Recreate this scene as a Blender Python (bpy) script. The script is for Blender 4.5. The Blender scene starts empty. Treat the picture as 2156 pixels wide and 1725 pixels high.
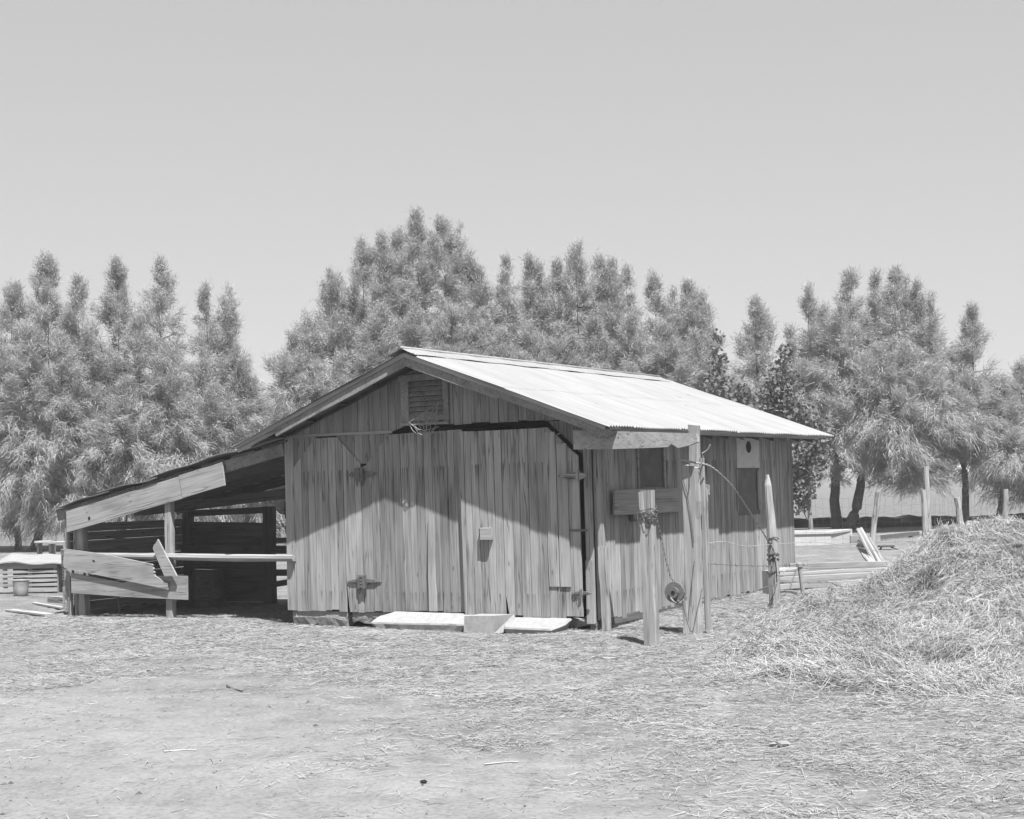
import bpy, math, random
import numpy as np
from mathutils import Vector, Matrix

sc = bpy.context.scene
COL = sc.collection
R = math.radians
rng = np.random.default_rng(7)
random.seed(7)

# ------------------------------------------------------------------ camera
F, HC, PX, PY, ROLL = 3129.0, 1.75, 1078.0, 1010.0, 0.02
cr, sr = math.cos(ROLL), math.sin(ROLL)
cam = bpy.data.cameras.new('camera'); camo = bpy.data.objects.new('camera', cam); COL.objects.link(camo)
camo.matrix_world = Matrix(((cr, sr, 0, 0), (0, 0, -1, 0), (-sr, cr, 0, HC), (0, 0, 0, 1)))
cam.sensor_width = 36; cam.sensor_fit = 'HORIZONTAL'; cam.lens = 36 * F / 2156
cam.shift_y = 147.5 / 2156; cam.clip_start = 0.1; cam.clip_end = 6000
sc.camera = camo

# ------------------------------------------------------------------ daylight
SUN = Vector((-0.153, 0.421, -1.0)).normalized()
elev = math.asin(-SUN.z)
wd = bpy.data.worlds.new('World'); sc.world = wd; wd.use_nodes = True
wn = wd.node_tree; wn.nodes.clear()
sky = wn.nodes.new('ShaderNodeTexSky'); sky.sky_type = 'NISHITA'; sky.sun_disc = False
sky.sun_elevation = elev; sky.sun_rotation = R(160); sky.air_density = 2.0; sky.dust_density = 0.3; sky.ozone_density = 1.0
bw = wn.nodes.new('ShaderNodeRGBToBW')                       # black and white film
bg = wn.nodes.new('ShaderNodeBackground'); bg.inputs['Strength'].default_value = 0.05
wo = wn.nodes.new('ShaderNodeOutputWorld')
pw_ = wn.nodes.new('ShaderNodeMath'); pw_.operation = 'POWER'; pw_.inputs[1].default_value = 0.36      # the film's soft shoulder over the whole sky
mu_ = wn.nodes.new('ShaderNodeMath'); mu_.operation = 'MULTIPLY'; mu_.inputs[1].default_value = 2.5
wn.links.new(sky.outputs[0], bw.inputs[0]); wn.links.new(bw.outputs[0], pw_.inputs[0]); wn.links.new(pw_.outputs[0], mu_.inputs[0]); wn.links.new(mu_.outputs[0], bg.inputs['Color']); wn.links.new(bg.outputs[0], wo.inputs[0])
sl = bpy.data.lights.new('sun', 'SUN'); sl.energy = 5.0; sl.angle = R(0.55); sl.color = (1, 1, 1)
so = bpy.data.objects.new('sun', sl); COL.objects.link(so); so.rotation_euler = SUN.to_track_quat('-Z', 'Y').to_euler()
sc.view_settings.view_transform = 'Standard'; sc.view_settings.look = 'None'
sc.view_settings.gamma = 1.0; sc.view_settings.use_curve_mapping = False
sc.view_settings.exposure = 1.43

# ------------------------------------------------------------------ frames: the barn's own axes (u left, v back, w up)
TH = math.atan2(3129, 5139); RB = 0.0126
U0 = Vector((-math.cos(TH), math.sin(TH), 0)); V = Vector((math.sin(TH), math.cos(TH), 0))
U = U0 * math.cos(RB) + Vector((0, 0, -math.sin(RB))); W = U0 * math.sin(RB) + Vector((0, 0, math.cos(RB)))
C = Vector((0.946, 17.138, 0.0))
def B(u, v, w): return C + U * u + V * v + W * w              # barn axes -> world
BM = Matrix(((-U.x, V.x, W.x, C.x), (-U.y, V.y, W.y, C.y), (-U.z, V.z, W.z, C.z), (0, 0, 0, 1)))
def l(u, v, w): return Vector((-u, v, w))                     # barn axes -> local axes of the barn's Empty
def at(px, py, Y):                                            # world point at distance Y that stands at that place in the photograph
    a, b = (px - PX) / F, (PY - py) / F
    return Vector((Y * (a * cr + b * sr), Y, HC + Y * (-a * sr + b * cr)))

# ------------------------------------------------------------------ noise and ground height
def _h(ix, iy, s):
    n = (ix.astype(np.int64) * 374761393 + iy.astype(np.int64) * 668265263 + s * 974634) & 0x7fffffff
    n = ((n ^ (n >> 13)) * 1274126177) & 0x7fffffff
    return ((n ^ (n >> 16)) & 0xffff) / 65535.0
def noise(x, y, s=0):
    x = np.asarray(x, float); y = np.asarray(y, float)
    ix, iy = np.floor(x), np.floor(y); fx, fy = x - ix, y - iy
    fx = fx * fx * (3 - 2 * fx); fy = fy * fy * (3 - 2 * fy)
    a, b, c, d = _h(ix, iy, s), _h(ix + 1, iy, s), _h(ix, iy + 1, s), _h(ix + 1, iy + 1, s)
    return (a * (1 - fx) + b * fx) * (1 - fy) + (c * (1 - fx) + d * fx) * fy - 0.5
def fbm(x, y, s=0, o=4):
    t = 0; a = 1
    for k in range(o):
        t = t + a * noise(x * 2 ** k + 7.3 * k, y * 2 ** k + 3.1 * k, s + k); a *= 0.5
    return t
def sstep(a, b, x):
    t = np.clip((x - a) / (b - a), 0, 1); return t * t * (3 - 2 * t)
def barn_uv(x, y):
    dx, dy = x - C.x, y - C.y
    return dx * U0.x + dy * U0.y, dx * V.x + dy * V.y
def ground(x, y, rough=True):
    x = np.asarray(x, float); y = np.asarray(y, float)
    u, v = barn_uv(x, y)
    z = -RB * np.clip(u, 0, 9)
    near = sstep(60, 20, y)
    # hollow washed out under the front sill, sand heaped before the step, straw trodden up along the side wall
    hol = np.exp(-((v - 0.12) / 0.33) ** 2) * sstep(2.6, 3.4, u) * sstep(5.2, 4.5, u)
    z = z - 0.085 * hol
    z = z - 0.05 * np.exp(-((v - 0.2) / 0.25) ** 2) * sstep(-0.2, 0.1, u) * sstep(0.9, 0.5, u)
    z = z + (0.03 * np.exp(-((v + 0.98) / 0.26) ** 2) - 0.045 * np.exp(-((v + 0.42) / 0.22) ** 2)) * np.exp(-((u - 1.7) / 1.25) ** 4)
    z = z + (0.09 * np.exp(-((u + 0.25) / 0.45) ** 2) * sstep(0.6, 1.8, v) * sstep(7.5, 6.2, v))
    # rough pale soil with ridges in the pen behind the barn
    pen = sstep(22, 24, y) * sstep(38, 35, y) * sstep(4.5, 6, x) * sstep(16, 12, x)
    z = z + pen * 0.16 * np.abs(fbm(x * 0.7, y * 0.5, 31, 3))
    if rough:
        hf = noise(x * 5.2, y * 5.2, 141); z = z - near * 0.022 * np.clip(hf - .22, 0, 1) * 4 * (noise(x * .6, y * .6, 142) > -.1)
        z = z + near * (0.045 * fbm(x * 0.55, y * 0.55, 3, 3) + 0.022 * fbm(x * 3.1, y * 3.1, 11, 3) * (0.6 + noise(x * .8, y * .8, 5)))
        z = z + sstep(48, 55, y) * sstep(400, 100, y) * 0.10 * fbm(x * 1.3, y * 1.3, 21, 2)
    return z
def gz(x, y): return float(ground(np.array([x]), np.array([y]))[0])

HOL = ((2.08, 12.3, .36, .26), (3.75, 13.4, .38, .32), (3.3, 14.4, .16, .2), (4.9, 16.6, .26, .26), (5.2, 15.2, .22, .26), (2.6, 14.0, .14, .2), (4.3, 16.2, .22, .2), (3.0, 12.6, .16, .18), (4.6, 13.2, .24, .24), (5.75, 16.3, .30, .30), (4.05, 15.3, .22, .24), (5.6, 14.2, .22, .24))   # hollows pulled out of the heap
def hay(x, y):                                                # height of the hay heap above the ground
    x = np.asarray(x, float); y = np.asarray(y, float)
    yf = np.interp(x, [1.0, 1.7, 2.1, 2.6, 3.3, 4, 6, 9], [13.3, 12.2, 11.85, 11.45, 11.05, 10.8, 10.7, 11.0]) + 0.35 * noise(x * 1.4, x * 0, 61)
    rid = np.interp(x, [1.9, 2.4, 3.0, 3.6, 4.15, 4.43, 4.76, 5.03, 5.3, 6.2, 7.6, 9.5], [0, .02, .08, .36, .52, .62, .84, .97, 1.01, .98, .75, 0])
    t = np.clip((y - yf) / (17.0 - yf), 0, 1)
    low = sstep(1.3, 2.3, x + (y - 12) * -0.16)
    prof = (0.10 * sstep(0, 0.2, t) + 0.08 * sstep(.3, .5, t)) * low * (1 - sstep(.45, .95, t)) + rid * sstep(0.28, 1.0, t)
    prof = prof + 0.16 * np.exp(-((x - 5.35) / .75) ** 2 - ((y - 16.9) / .6) ** 2) - 0.14 * np.exp(-((x - 5.6) / 1.1) ** 2 - ((y - 15.7) / .55) ** 2)
    back = 1 - sstep(17.3, 19.6, y)
    edge = sstep(9.5, 8.0, x)
    h = prof * back * edge
    n = 0.12 * fbm(x * 0.9, y * 0.9, 41, 2) + 0.24 * fbm(x * 1.9, y * 1.9, 47, 2) + 0.10 * fbm(x * 4.5, y * 4.5, 49, 2)
    for hxx, hyy, dp, rx in HOL:
        n = n - dp * np.exp(-(((x - hxx) / rx) ** 2 + ((y - hyy) / (rx * .8)) ** 2))
    return np.maximum(h + n * np.clip(h * 2.2, 0, 1) - 0.02, -0.03)

# ------------------------------------------------------------------ materials (all greys: the place is seen on black and white film)
def g(v): return (v, v, v, 1)
def mat(name, rough=0.9):
    m = bpy.data.materials.new(name); m.use_nodes = True; nt = m.node_tree
    bs = nt.nodes['Principled BSDF']; bs.inputs['Roughness'].default_value = rough
    bs.inputs['Specular IOR Level'].default_value = 0.25
    return m, nt, bs
def N(nt, t, **k):
    n = nt.nodes.new(t)
    for a, b in k.items(): setattr(n, a, b)
    return n
def mathn(nt, op, a, b=None, clamp=False):
    n = N(nt, 'ShaderNodeMath', operation=op, use_clamp=clamp)
    for i, s in enumerate((a, b)):
        if s is None: continue
        if isinstance(s, (int, float)): n.inputs[i].default_value = s
        else: nt.links.new(s, n.inputs[i])
    return n.outputs[0]
def noi(nt, vec, scale, detail=4, rough=0.55):
    n = N(nt, 'ShaderNodeTexNoise'); n.inputs['Scale'].default_value = scale; n.inputs['Detail'].default_value = detail
    n.inputs['Roughness'].default_value = rough
    if vec is not None: nt.links.new(vec, n.inputs['Vector'])
    return n.outputs['Fac']
def ramp(nt, fac, stops):
    n = N(nt, 'ShaderNodeValToRGB'); el = n.color_ramp.elements
    while len(el) < len(stops): el.new(0.5)
    for e, (p, v) in zip(el, stops): e.position = p; e.color = g(v)
    nt.links.new(fac, n.inputs[0]); return n.outputs[0]
def mapping(nt, vec, scale):
    n = N(nt, 'ShaderNodeMapping'); n.inputs['Scale'].default_value = scale; nt.links.new(vec, n.inputs[0]); return n.outputs[0]
def bump(nt, bs, h, strength, dist):
    n = N(nt, 'ShaderNodeBump'); n.inputs['Strength'].default_value = strength; n.inputs['Distance'].default_value = dist
    nt.links.new(h, n.inputs['Height']); nt.links.new(n.outputs[0], bs.inputs['Normal'])

def wood(name, v, axis='X', streaks=False, var=0.22, knots=True, grain=1.0, checks=0.8):
    m, nt, bs = mat(name, 0.88)
    tc = N(nt, 'ShaderNodeTexCoord'); oi = N(nt, 'ShaderNodeObjectInfo')
    cb = N(nt, 'ShaderNodeCombineXYZ')
    r1 = mathn(nt, 'MULTIPLY', oi.outputs['Random'], 37.0); r2 = mathn(nt, 'MULTIPLY', oi.outputs['Random'], 91.0)
    nt.links.new(r1, cb.inputs[0]); nt.links.new(r2, cb.inputs[1]); nt.links.new(r1, cb.inputs[2])
    ad = N(nt, 'ShaderNodeVectorMath', operation='ADD'); nt.links.new(tc.outputs['Object'], ad.inputs[0]); nt.links.new(cb.outputs[0], ad.inputs[1])
    i = 'XYZ'.index(axis)
    def sc3(a, c): s = [c, c, c]; s[i] = a; return s
    fine = noi(nt, mapping(nt, ad.outputs[0], sc3(2.2, 95)), 1.0, 3, 0.6)
    mid = noi(nt, mapping(nt, ad.outputs[0], sc3(0.8, 24)), 1.0, 5, 0.65)
    blot = noi(nt, mapping(nt, ad.outputs[0], sc3(1.1, 4.0)), 1.0, 3, 0.5)
    a = ramp(nt, mid, [(0.28, 1 - .42 * grain), (0.46, 1 - .08 * grain), (0.6, 1.0), (0.78, 1 + .14 * grain)])
    b = ramp(nt, fine, [(0.3, 1 - .25 * grain), (0.55, 1.0), (0.8, 1.1)])
    c = ramp(nt, blot, [(0.3, 0.72), (0.5, 1.0), (0.72, 1.14)])
    col = mathn(nt, 'MULTIPLY', mathn(nt, 'MULTIPLY', a, b), c)
    ck = noi(nt, mapping(nt, ad.outputs[0], sc3(0.55, 13)), 1.0, 2, 0.5)
    ck = mathn(nt, 'ABSOLUTE', mathn(nt, 'SUBTRACT', ck, 0.5))
    gate = ramp(nt, noi(nt, mapping(nt, ad.outputs[0], sc3(1.6, 3.0)), 1.0, 1, 0.5), [(0.42, 0.0), (0.55, 1.0)])
    chk = mathn(nt, 'SUBTRACT', 1.0, mathn(nt, 'MULTIPLY', ramp(nt, ck, [(0.0, 0.75 * checks), (0.022, 0.0)]), gate))
    col = mathn(nt, 'MULTIPLY', col, chk)
    per = mathn(nt, 'ADD', mathn(nt, 'MULTIPLY', oi.outputs['Random'], var), 1 - var / 2)
    col = mathn(nt, 'MULTIPLY', mathn(nt, 'MULTIPLY', col, per), v)
    if knots:
        vo = N(nt, 'ShaderNodeTexVoronoi'); vo.inputs['Scale'].default_value = 1.0
        nt.links.new(mapping(nt, ad.outputs[0], sc3(2.3, 6.5)), vo.inputs['Vector'])
        col = mathn(nt, 'MULTIPLY', col, ramp(nt, vo.outputs['Distance'], [(0.03, 0.45), (0.085, 0.92), (0.13, 1.0)]))
    if streaks:                                               # rust run down from the nail rows
        sx = N(nt, 'ShaderNodeSeparateXYZ'); nt.links.new(tc.outputs['Object'], sx.inputs[0])
        st = noi(nt, mapping(nt, ad.outputs[0], sc3(0.9, 40)), 1.0, 1, 0.5)
        tot = None
        for z0, z1 in ((1.97, 1.66), (0.42, 0.22), (2.38, 2.2)):
            up = mathn(nt, 'MULTIPLY', mathn(nt, 'SUBTRACT', z0, sx.outputs[2]), 40.0, True)
            dn = mathn(nt, 'MULTIPLY', mathn(nt, 'SUBTRACT', sx.outputs[2], z1), 5.0, True)
            k = mathn(nt, 'MULTIPLY', up, dn)
            tot = k if tot is None else mathn(nt, 'ADD', tot, k, True)
        msk = mathn(nt, 'MULTIPLY', tot, mathn(nt, 'MULTIPLY', mathn(nt, 'SUBTRACT', st, 0.56), 9.0, True))
        col = mathn(nt, 'MULTIPLY', col, mathn(nt, 'SUBTRACT', 1.0, mathn(nt, 'MULTIPLY', msk, 0.68)))
    nt.links.new(col, bs.inputs['Base Color'])
    bump(nt, bs, mathn(nt, 'ADD', mid, mathn(nt, 'MULTIPLY', fine, 0.5)), 0.55, 0.004)
    return m

M = {}
M['wall'] = wood('weathered_wall_wood', 0.255, 'Z', True, 0.42, True, 1.25)
M['wall_mid'] = wood('weathered_door_wood', 0.225, 'Z', True, 0.36, True, 1.25)
M['wall_right'] = wood('paler_door_wood', 0.285, 'Z', True, 0.36, True, 1.2)
M['gable'] = wood('gable_wood', 0.20, 'Z', False, 0.26)
M['wallx'] = wood('weathered_trim_wood', 0.27, 'X', False, 0.2)
M['pale'] = wood('pale_plank_wood', 0.265, 'X', False, 0.18, True, 0.95, 0.9)
M['post'] = wood('grey_post_wood', 0.28, 'X', False, 0.18, True, 1.15, 1.2)
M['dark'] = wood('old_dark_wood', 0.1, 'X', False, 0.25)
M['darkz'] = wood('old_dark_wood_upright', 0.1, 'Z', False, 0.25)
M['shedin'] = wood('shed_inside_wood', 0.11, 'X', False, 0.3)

def simple(name, v, scale=8, lo=0.8, hi=1.15, rough=0.9, bmp=0.3, dist=0.01, metallic=0, detail=5):
    m, nt, bs = mat(name, rough); tc = N(nt, 'ShaderNodeTexCoord')
    f = noi(nt, tc.outputs['Object'], scale, detail, 0.6)
    col = mathn(nt, 'MULTIPLY', ramp(nt, f, [(0.3, lo), (0.5, 1.0), (0.7, hi)]), v)
    nt.links.new(col, bs.inputs['Base Color']); bs.inputs['Metallic'].default_value = metallic
    bump(nt, bs, f, bmp, dist); return m
M['concrete'] = simple('cast_concrete', 0.215, 14, 0.82, 1.1, 0.95, 0.5, 0.01)
M['found'] = simple('rough_foundation_concrete', 0.20, 11, 0.65, 1.2, 0.95, 0.9, 0.03)
M['iron'] = simple('rusty_iron', 0.05, 30, 0.6, 1.5, 0.7, 0.4, 0.004)
M['hinge'] = simple('weathered_hinge_iron', 0.1, 25, 0.7, 1.4, 0.6, 0.4, 0.003)
M['wire'] = simple('pale_wire', 0.22, 30, 0.8, 1.2, 0.6, 0, 0)
M['rwire'] = simple('rusty_wire', 0.08, 30, 0.7, 1.3, 0.7, 0, 0)
M['rubber'] = simple('old_rubber', 0.02, 20, 0.8, 1.3, 0.8, 0.3, 0.004)
M['tin'] = simple('white_tin', 0.2, 6, 0.85, 1.08, 0.6, 0.1, 0.004)
M['enamel'] = simple('pale_bucket_enamel', 0.26, 9, 0.7, 1.08, 0.5, 0.1, 0.003)
M['screen'] = simple('dusty_window_screen', 0.10, 5, 0.8, 1.3, 0.9, 0.05, 0.003)
M['lightboard'] = simple('bare_plywood', 0.42, 7, 0.85, 1.08, 0.9, 0.1, 0.003)
M['black'] = simple('black_scrap', 0.012, 9, 0.8, 1.2, 0.9, 0.2, 0.01)
M['bone'] = simple('bleached_scrap', 0.20, 9, 0.9, 1.05, 0.9, 0.2, 0.01)
M['bark'] = wood('rough_bark', 0.07, 'Z', False, 0.2, False)
M['palebark'] = wood('pale_bark', 0.2, 'Z', False, 0.1, False)
M['ditchshade'] = simple('painted_ditch_shade', 0.02, 3, 0.6, 1.6, 0.95, 0.6, 0.05)  # near black colour stands for the shadow lying in the ditch
M['clod'] = simple('dung_clod', 0.06, 30, 0.6, 1.4, 0.95, 0.5, 0.01)

def roofmat():
    m, nt, bs = mat('galvanised_sheet', 0.62)
    tc = N(nt, 'ShaderNodeTexCoord'); oi = N(nt, 'ShaderNodeObjectInfo')
    big = noi(nt, mapping(nt, tc.outputs['Object'], (0.9, 2.0, 0.9)), 1.0, 4)
    str_ = noi(nt, mapping(nt, tc.outputs['Object'], (1.0, 16, 1.0)), 1.0, 3)
    rust = noi(nt, mapping(nt, tc.outputs['Object'], (3.2, 7.5, 3.2)), 1.0, 5, 0.7)
    col = mathn(nt, 'MULTIPLY', ramp(nt, big, [(0.3, 0.9), (0.6, 1.02)]), ramp(nt, str_, [(0.25, 0.80), (0.6, 1.03)]))
    col = mathn(nt, 'MULTIPLY', col, ramp(nt, rust, [(0.29, 0.40), (0.34, 1.0)]))
    col = mathn(nt, 'MULTIPLY', mathn(nt, 'MULTIPLY', col, mathn(nt, 'ADD', mathn(nt, 'MULTIPLY', oi.outputs['Random'], 0.03), 0.97)), 0.20)
    nt.links.new(col, bs.inputs['Base Color']); bs.inputs['Metallic'].default_value = 0.0
    bs.inputs['Specular IOR Level'].default_value = 0.3
    return m
M['whitewash'] = simple('limewashed_concrete', 0.36, 9, 0.88, 1.08, 0.95, 0.3, 0.01)
M['roof'] = roofmat()

def straw_mat(name, v, lo, hi):
    m, nt, bs = mat(name, 0.75); ge = N(nt, 'ShaderNodeNewGeometry')
    f = noi(nt, ge.outputs['Position'], 9.0, 3, 0.7); f2 = noi(nt, ge.outputs['Position'], 1.1, 3)
    col = mathn(nt, 'MULTIPLY', ramp(nt, f, [(0.3, lo), (0.5, 1.0), (0.7, hi)]), ramp(nt, f2, [(0.3, 0.8), (0.6, 1.05)]))
    nt.links.new(mathn(nt, 'MULTIPLY', col, v), bs.inputs['Base Color']); return m
M['straw'] = straw_mat('loose_straw', 0.22, 0.62, 1.15)
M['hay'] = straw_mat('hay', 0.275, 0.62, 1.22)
M['haybed'] = straw_mat('hay_gap_shade', 0.055, 0.5, 1.3)  # bed under the strands, coloured dark to paint shade into gaps and hollows
def leaf_mat(name, v, rough=0.7, tr=0.25):
    m, nt, bs = mat(name, rough); ge = N(nt, 'ShaderNodeNewGeometry')
    f = noi(nt, ge.outputs['Position'], 2.3, 3, 0.7)
    col = mathn(nt, 'MULTIPLY', ramp(nt, f, [(0.3, 0.8), (0.7, 1.2)]), v)
    nt.links.new(col, bs.inputs['Base Color'])
    tn = N(nt, 'ShaderNodeBsdfTranslucent'); nt.links.new(col, tn.inputs['Color'])
    mx = N(nt, 'ShaderNodeMixShader'); mx.inputs[0].default_value = tr
    nt.links.new(bs.outputs[0], mx.inputs[1]); nt.links.new(tn.outputs[0], mx.inputs[2])
    nt.links.new(mx.outputs[0], nt.nodes['Material Output'].inputs[0]); return m
M['tamarisk'] = leaf_mat('feathery_tamarisk', 0.31, 0.7, 0.34)
M['cotton'] = leaf_mat('cottonwood_leaf', 0.12, 0.7, 0.25)
M['far'] = leaf_mat('far_foliage', 0.09)

def ground_mat():
    m, nt, bs = mat('dusty_yard', 0.97); bs.inputs['Specular IOR Level'].default_value = 0.1
    ge = N(nt, 'ShaderNodeNewGeometry'); P = ge.outputs['Position']
    sx = N(nt, 'ShaderNodeSeparateXYZ'); nt.links.new(P, sx.inputs[0])
    big = noi(nt, P, 0.55, 4); mid = noi(nt, P, 3.1, 5, 0.65); fin = noi(nt, P, 26.0, 4, 0.7)
    col = mathn(nt, 'MULTIPLY', ramp(nt, big, [(0.3, 0.86), (0.6, 1.06)]), ramp(nt, mid, [(0.3, 0.78), (0.5, 1.0), (0.7, 1.1)]))
    col = mathn(nt, 'MULTIPLY', col, ramp(nt, fin, [(0.3, 0.72), (0.5, 1.0), (0.72, 1.18)]))
    # chaff ground into the dust, thicker towards the barn, worn bare in front on the left
    warp = N(nt, 'ShaderNodeVectorMath', operation='ADD')
    nv = N(nt, 'ShaderNodeTexNoise'); nv.inputs['Scale'].default_value = 3.0; nt.links.new(P, nv.inputs['Vector'])
    nt.links.new(P, warp.inputs[0]); nt.links.new(nv.outputs['Color'], warp.inputs[1])
    s1 = noi(nt, mapping(nt, warp.outputs[0], (7, 55, 20)), 1.0, 2); s2 = noi(nt, mapping(nt, warp.outputs[0], (48, 11, 20)), 1.0, 2)
    fl = mathn(nt, 'MAXIMUM', s1, s2)
    lit = ramp(nt, fl, [(0.58, 0.0), (0.70, 1.0)])
    bare = mathn(nt, 'ADD', mathn(nt, 'ADD', mathn(nt, 'MULTIPLY', sx.outputs[0], 0.45), mathn(nt, 'MULTIPLY', sx.outputs[1], 0.42)), -3.9)
    cover = mathn(nt, 'MULTIPLY', mathn(nt, 'ADD', bare, mathn(nt, 'MULTIPLY', big, 1.2)), 0.8, True)
    lit = mathn(nt, 'MULTIPLY', lit, mathn(nt, 'ADD', mathn(nt, 'MULTIPLY', cover, 0.85), 0.10))
    dung = ramp(nt, noi(nt, P, 1.7, 5, 0.7), [(0.38, 1.0), (0.62, 0.0)])      # trodden dung darkens the soil under the straw
    col = mathn(nt, 'MULTIPLY', col, mathn(nt, 'SUBTRACT', 1.0, mathn(nt, 'MULTIPLY', mathn(nt, 'MULTIPLY', dung, cover), 0.38)))
    col = mathn(nt, 'MULTIPLY', col, 0.148)
    mx = N(nt, 'ShaderNodeMix', data_type='RGBA'); nt.links.new(lit, mx.inputs[0]); nt.links.new(col, mx.inputs[6]); mx.inputs[7].default_value = g(0.24)
    # clean light sand heaped before the concrete step
    p = B(2.0, -0.75, 0)
    vd = N(nt, 'ShaderNodeVectorMath', operation='DISTANCE'); sb = mapping(nt, P, (0.8, 1.7, 0)); nt.links.new(sb, vd.inputs[0])
    vd.inputs[1].default_value = (p.x * 0.8, p.y * 1.7, 0)
    sand = ramp(nt, mathn(nt, 'ADD', vd.outputs['Value'], mathn(nt, 'MULTIPLY', mid, 0.7)), [(0.75, 1.0), (1.35, 0.0)])
    m2 = N(nt, 'ShaderNodeMix', data_type='RGBA'); nt.links.new(sand, m2.inputs[0]); nt.links.new(mx.outputs[2], m2.inputs[6]); m2.inputs[7].default_value = g(0.19)
    fld = mathn(nt, 'MULTIPLY', mathn(nt, 'SUBTRACT', sx.outputs[1], 49.3), 2.0, True)
    tl = noi(nt, mapping(nt, P, (2.6, 2.6, 1)), 1.0, 5, 0.7)
    m3 = N(nt, 'ShaderNodeMix', data_type='RGBA'); nt.links.new(fld, m3.inputs[0]); nt.links.new(m2.outputs[2], m3.inputs[6])
    nt.links.new(ramp(nt, tl, [(0.3, 0.055), (0.5, 0.105), (0.7, 0.135)]), m3.inputs[7])
    nt.links.new(m3.outputs[2], bs.inputs['Base Color'])
    bump(nt, bs, mathn(nt, 'ADD', mathn(nt, 'MULTIPLY', fin, 0.6), mathn(nt, 'ADD', mid, mathn(nt, 'MULTIPLY', lit, 0.35))), 0.7, 0.02)
    return m
M['ground'] = ground_mat()

# ------------------------------------------------------------------ object helpers
def tag(o, label=None, cat=None, group=None, kind=None):
    for k, v in (('label', label), ('category', cat), ('group', group), ('kind', kind)):
        if v: o[k] = v
    return o
def link(name, me, parent=None, mtx=None):
    o = bpy.data.objects.new(name, me); COL.objects.link(o)
    if parent: o.parent = parent
    if mtx is not None: o.matrix_basis = mtx
    return o
def mesh(name, vs, fs, m, smooth=False):
    me = bpy.data.meshes.new(name); me.from_pydata([tuple(v) for v in vs], [], fs); me.update()
    if m: me.materials.append(m)
    if smooth: me.polygons.foreach_set('use_smooth', [True] * len(me.polygons))
    return me
def obj(name, vs, fs, m, parent=None, base=None, smooth=False):
    if base is not None:
        base = Vector(base); vs = [Vector(v) - base for v in vs]
        return link(name, mesh(name, vs, fs, m, smooth), parent, Matrix.Translation(base))
    return link(name, mesh(name, vs, fs, m, smooth), parent)
def big_mesh(name, V3, T, m, smooth=False):
    me = bpy.data.meshes.new(name); V3 = np.ascontiguousarray(V3, np.float32); T = np.ascontiguousarray(T, np.int32)
    me.vertices.add(len(V3)); me.vertices.foreach_set('co', V3.ravel())
    k = T.shape[1]; me.loops.add(T.size); me.loops.foreach_set('vertex_index', T.ravel())
    me.polygons.add(len(T)); me.polygons.foreach_set('loop_start', np.arange(len(T), dtype=np.int32) * k)
    me.update(calc_edges=True); me.materials.append(m)
    if smooth: me.polygons.foreach_set('use_smooth', np.ones(len(T), bool))
    return me
def empty(name, loc=(0, 0, 0), mtx=None):
    o = bpy.data.objects.new(name, None); o.empty_display_size = 0.2; COL.objects.link(o)
    o.matrix_basis = mtx if mtx is not None else Matrix.Translation(Vector(loc)); return o

def plank(name, A, Bp, wdir, w, t, m, parent=None, seg=4, jit=0.005, taper=1.0, skew=(0, 0), ragged=(0, 0), chamfer=0.12):
    """A board from A to Bp; wdir = direction of its width; its mesh has X along its length."""
    A = Vector(A); Bp = Vector(Bp); x = (Bp - A); L = x.length; x.normalize()
    y = Vector(wdir); y = (y - x * y.dot(x)).normalized(); z = x.cross(y)
    mt = Matrix(((x.x, y.x, z.x, A.x), (x.y, y.y, z.y, A.y), (x.z, y.z, z.z, A.z), (0, 0, 0, 1)))
    c = min(chamfer * t, 0.006) if t < w else 0.006
    vs, fs = [], []; rows = seg + 1
    bend = random.uniform(-1, 1) * jit * 1.5
    for i in range(rows):
        s = i / seg; k = 1 + (taper - 1) * s; hw = w / 2 * k; ht = t / 2
        j = [random.uniform(-jit, jit) for _ in range(4)]; b = bend * math.sin(math.pi * s)
        sx = [0, 0]
        if i == 0: sx = [skew[0], -skew[0]]
        if i == seg: sx = [skew[1], -skew[1]]
        rg = ragged[0] if i == 0 else ragged[1] if i == seg else 0
        pr = [(-hw + j[0], -ht + c), (-hw + j[0] + c, -ht), (hw + j[1] - c, -ht), (hw + j[1], -ht + c), (hw + j[1], ht - c), (hw + j[1] - c, ht), (-hw + j[0] + c, ht), (-hw + j[0], ht - c)]
        for (yy, zz) in pr:
            vs.append((s * L + (sx[0] * (yy / hw) if hw else 0) + random.uniform(-rg, rg), yy, zz + b))
    for i in range(seg):
        for q in range(8):
            a = i * 8 + q; b2 = i * 8 + (q + 1) % 8
            fs.append((a, b2, b2 + 8, a + 8))
    fs.append(tuple(range(7, -1, -1))); fs.append(tuple(seg * 8 + q for q in range(8)))
    return link(name, mesh(name, vs, fs, m), parent, mt)

def sweep(pts, rad, n=8, flat=1.0, lump=0.0, ph=0.0):
    """Closed tapered tube through pts. rad: one radius per point."""
    vs, fs = [], []; pts = [Vector(p) for p in pts]
    ref = Vector((0.31, 0.2, 0.93))
    for i, p in enumerate(pts):
        d = (pts[min(i + 1, len(pts) - 1)] - pts[max(i - 1, 0)]).normalized()
        if abs(d.dot(ref)) > 0.97: ref = Vector((1, 0.1, 0))
        a = d.cross(ref).normalized(); b = d.cross(a)
        for q in range(n):
            an = 2 * math.pi * q / n + ph; r = rad[i] * (1 + random.uniform(-lump, lump))
            vs.append(p + a * (math.cos(an) * r) + b * (math.sin(an) * r * flat))
    for i in range(len(pts) - 1):
        for q in range(n):
            a = i * n + q; b2 = i * n + (q + 1) % n
            fs.append((a, b2, b2 + n, a + n))
    fs.append(tuple(range(n - 1, -1, -1))); fs.append(tuple((len(pts) - 1) * n + q for q in range(n)))
    return vs, fs
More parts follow.
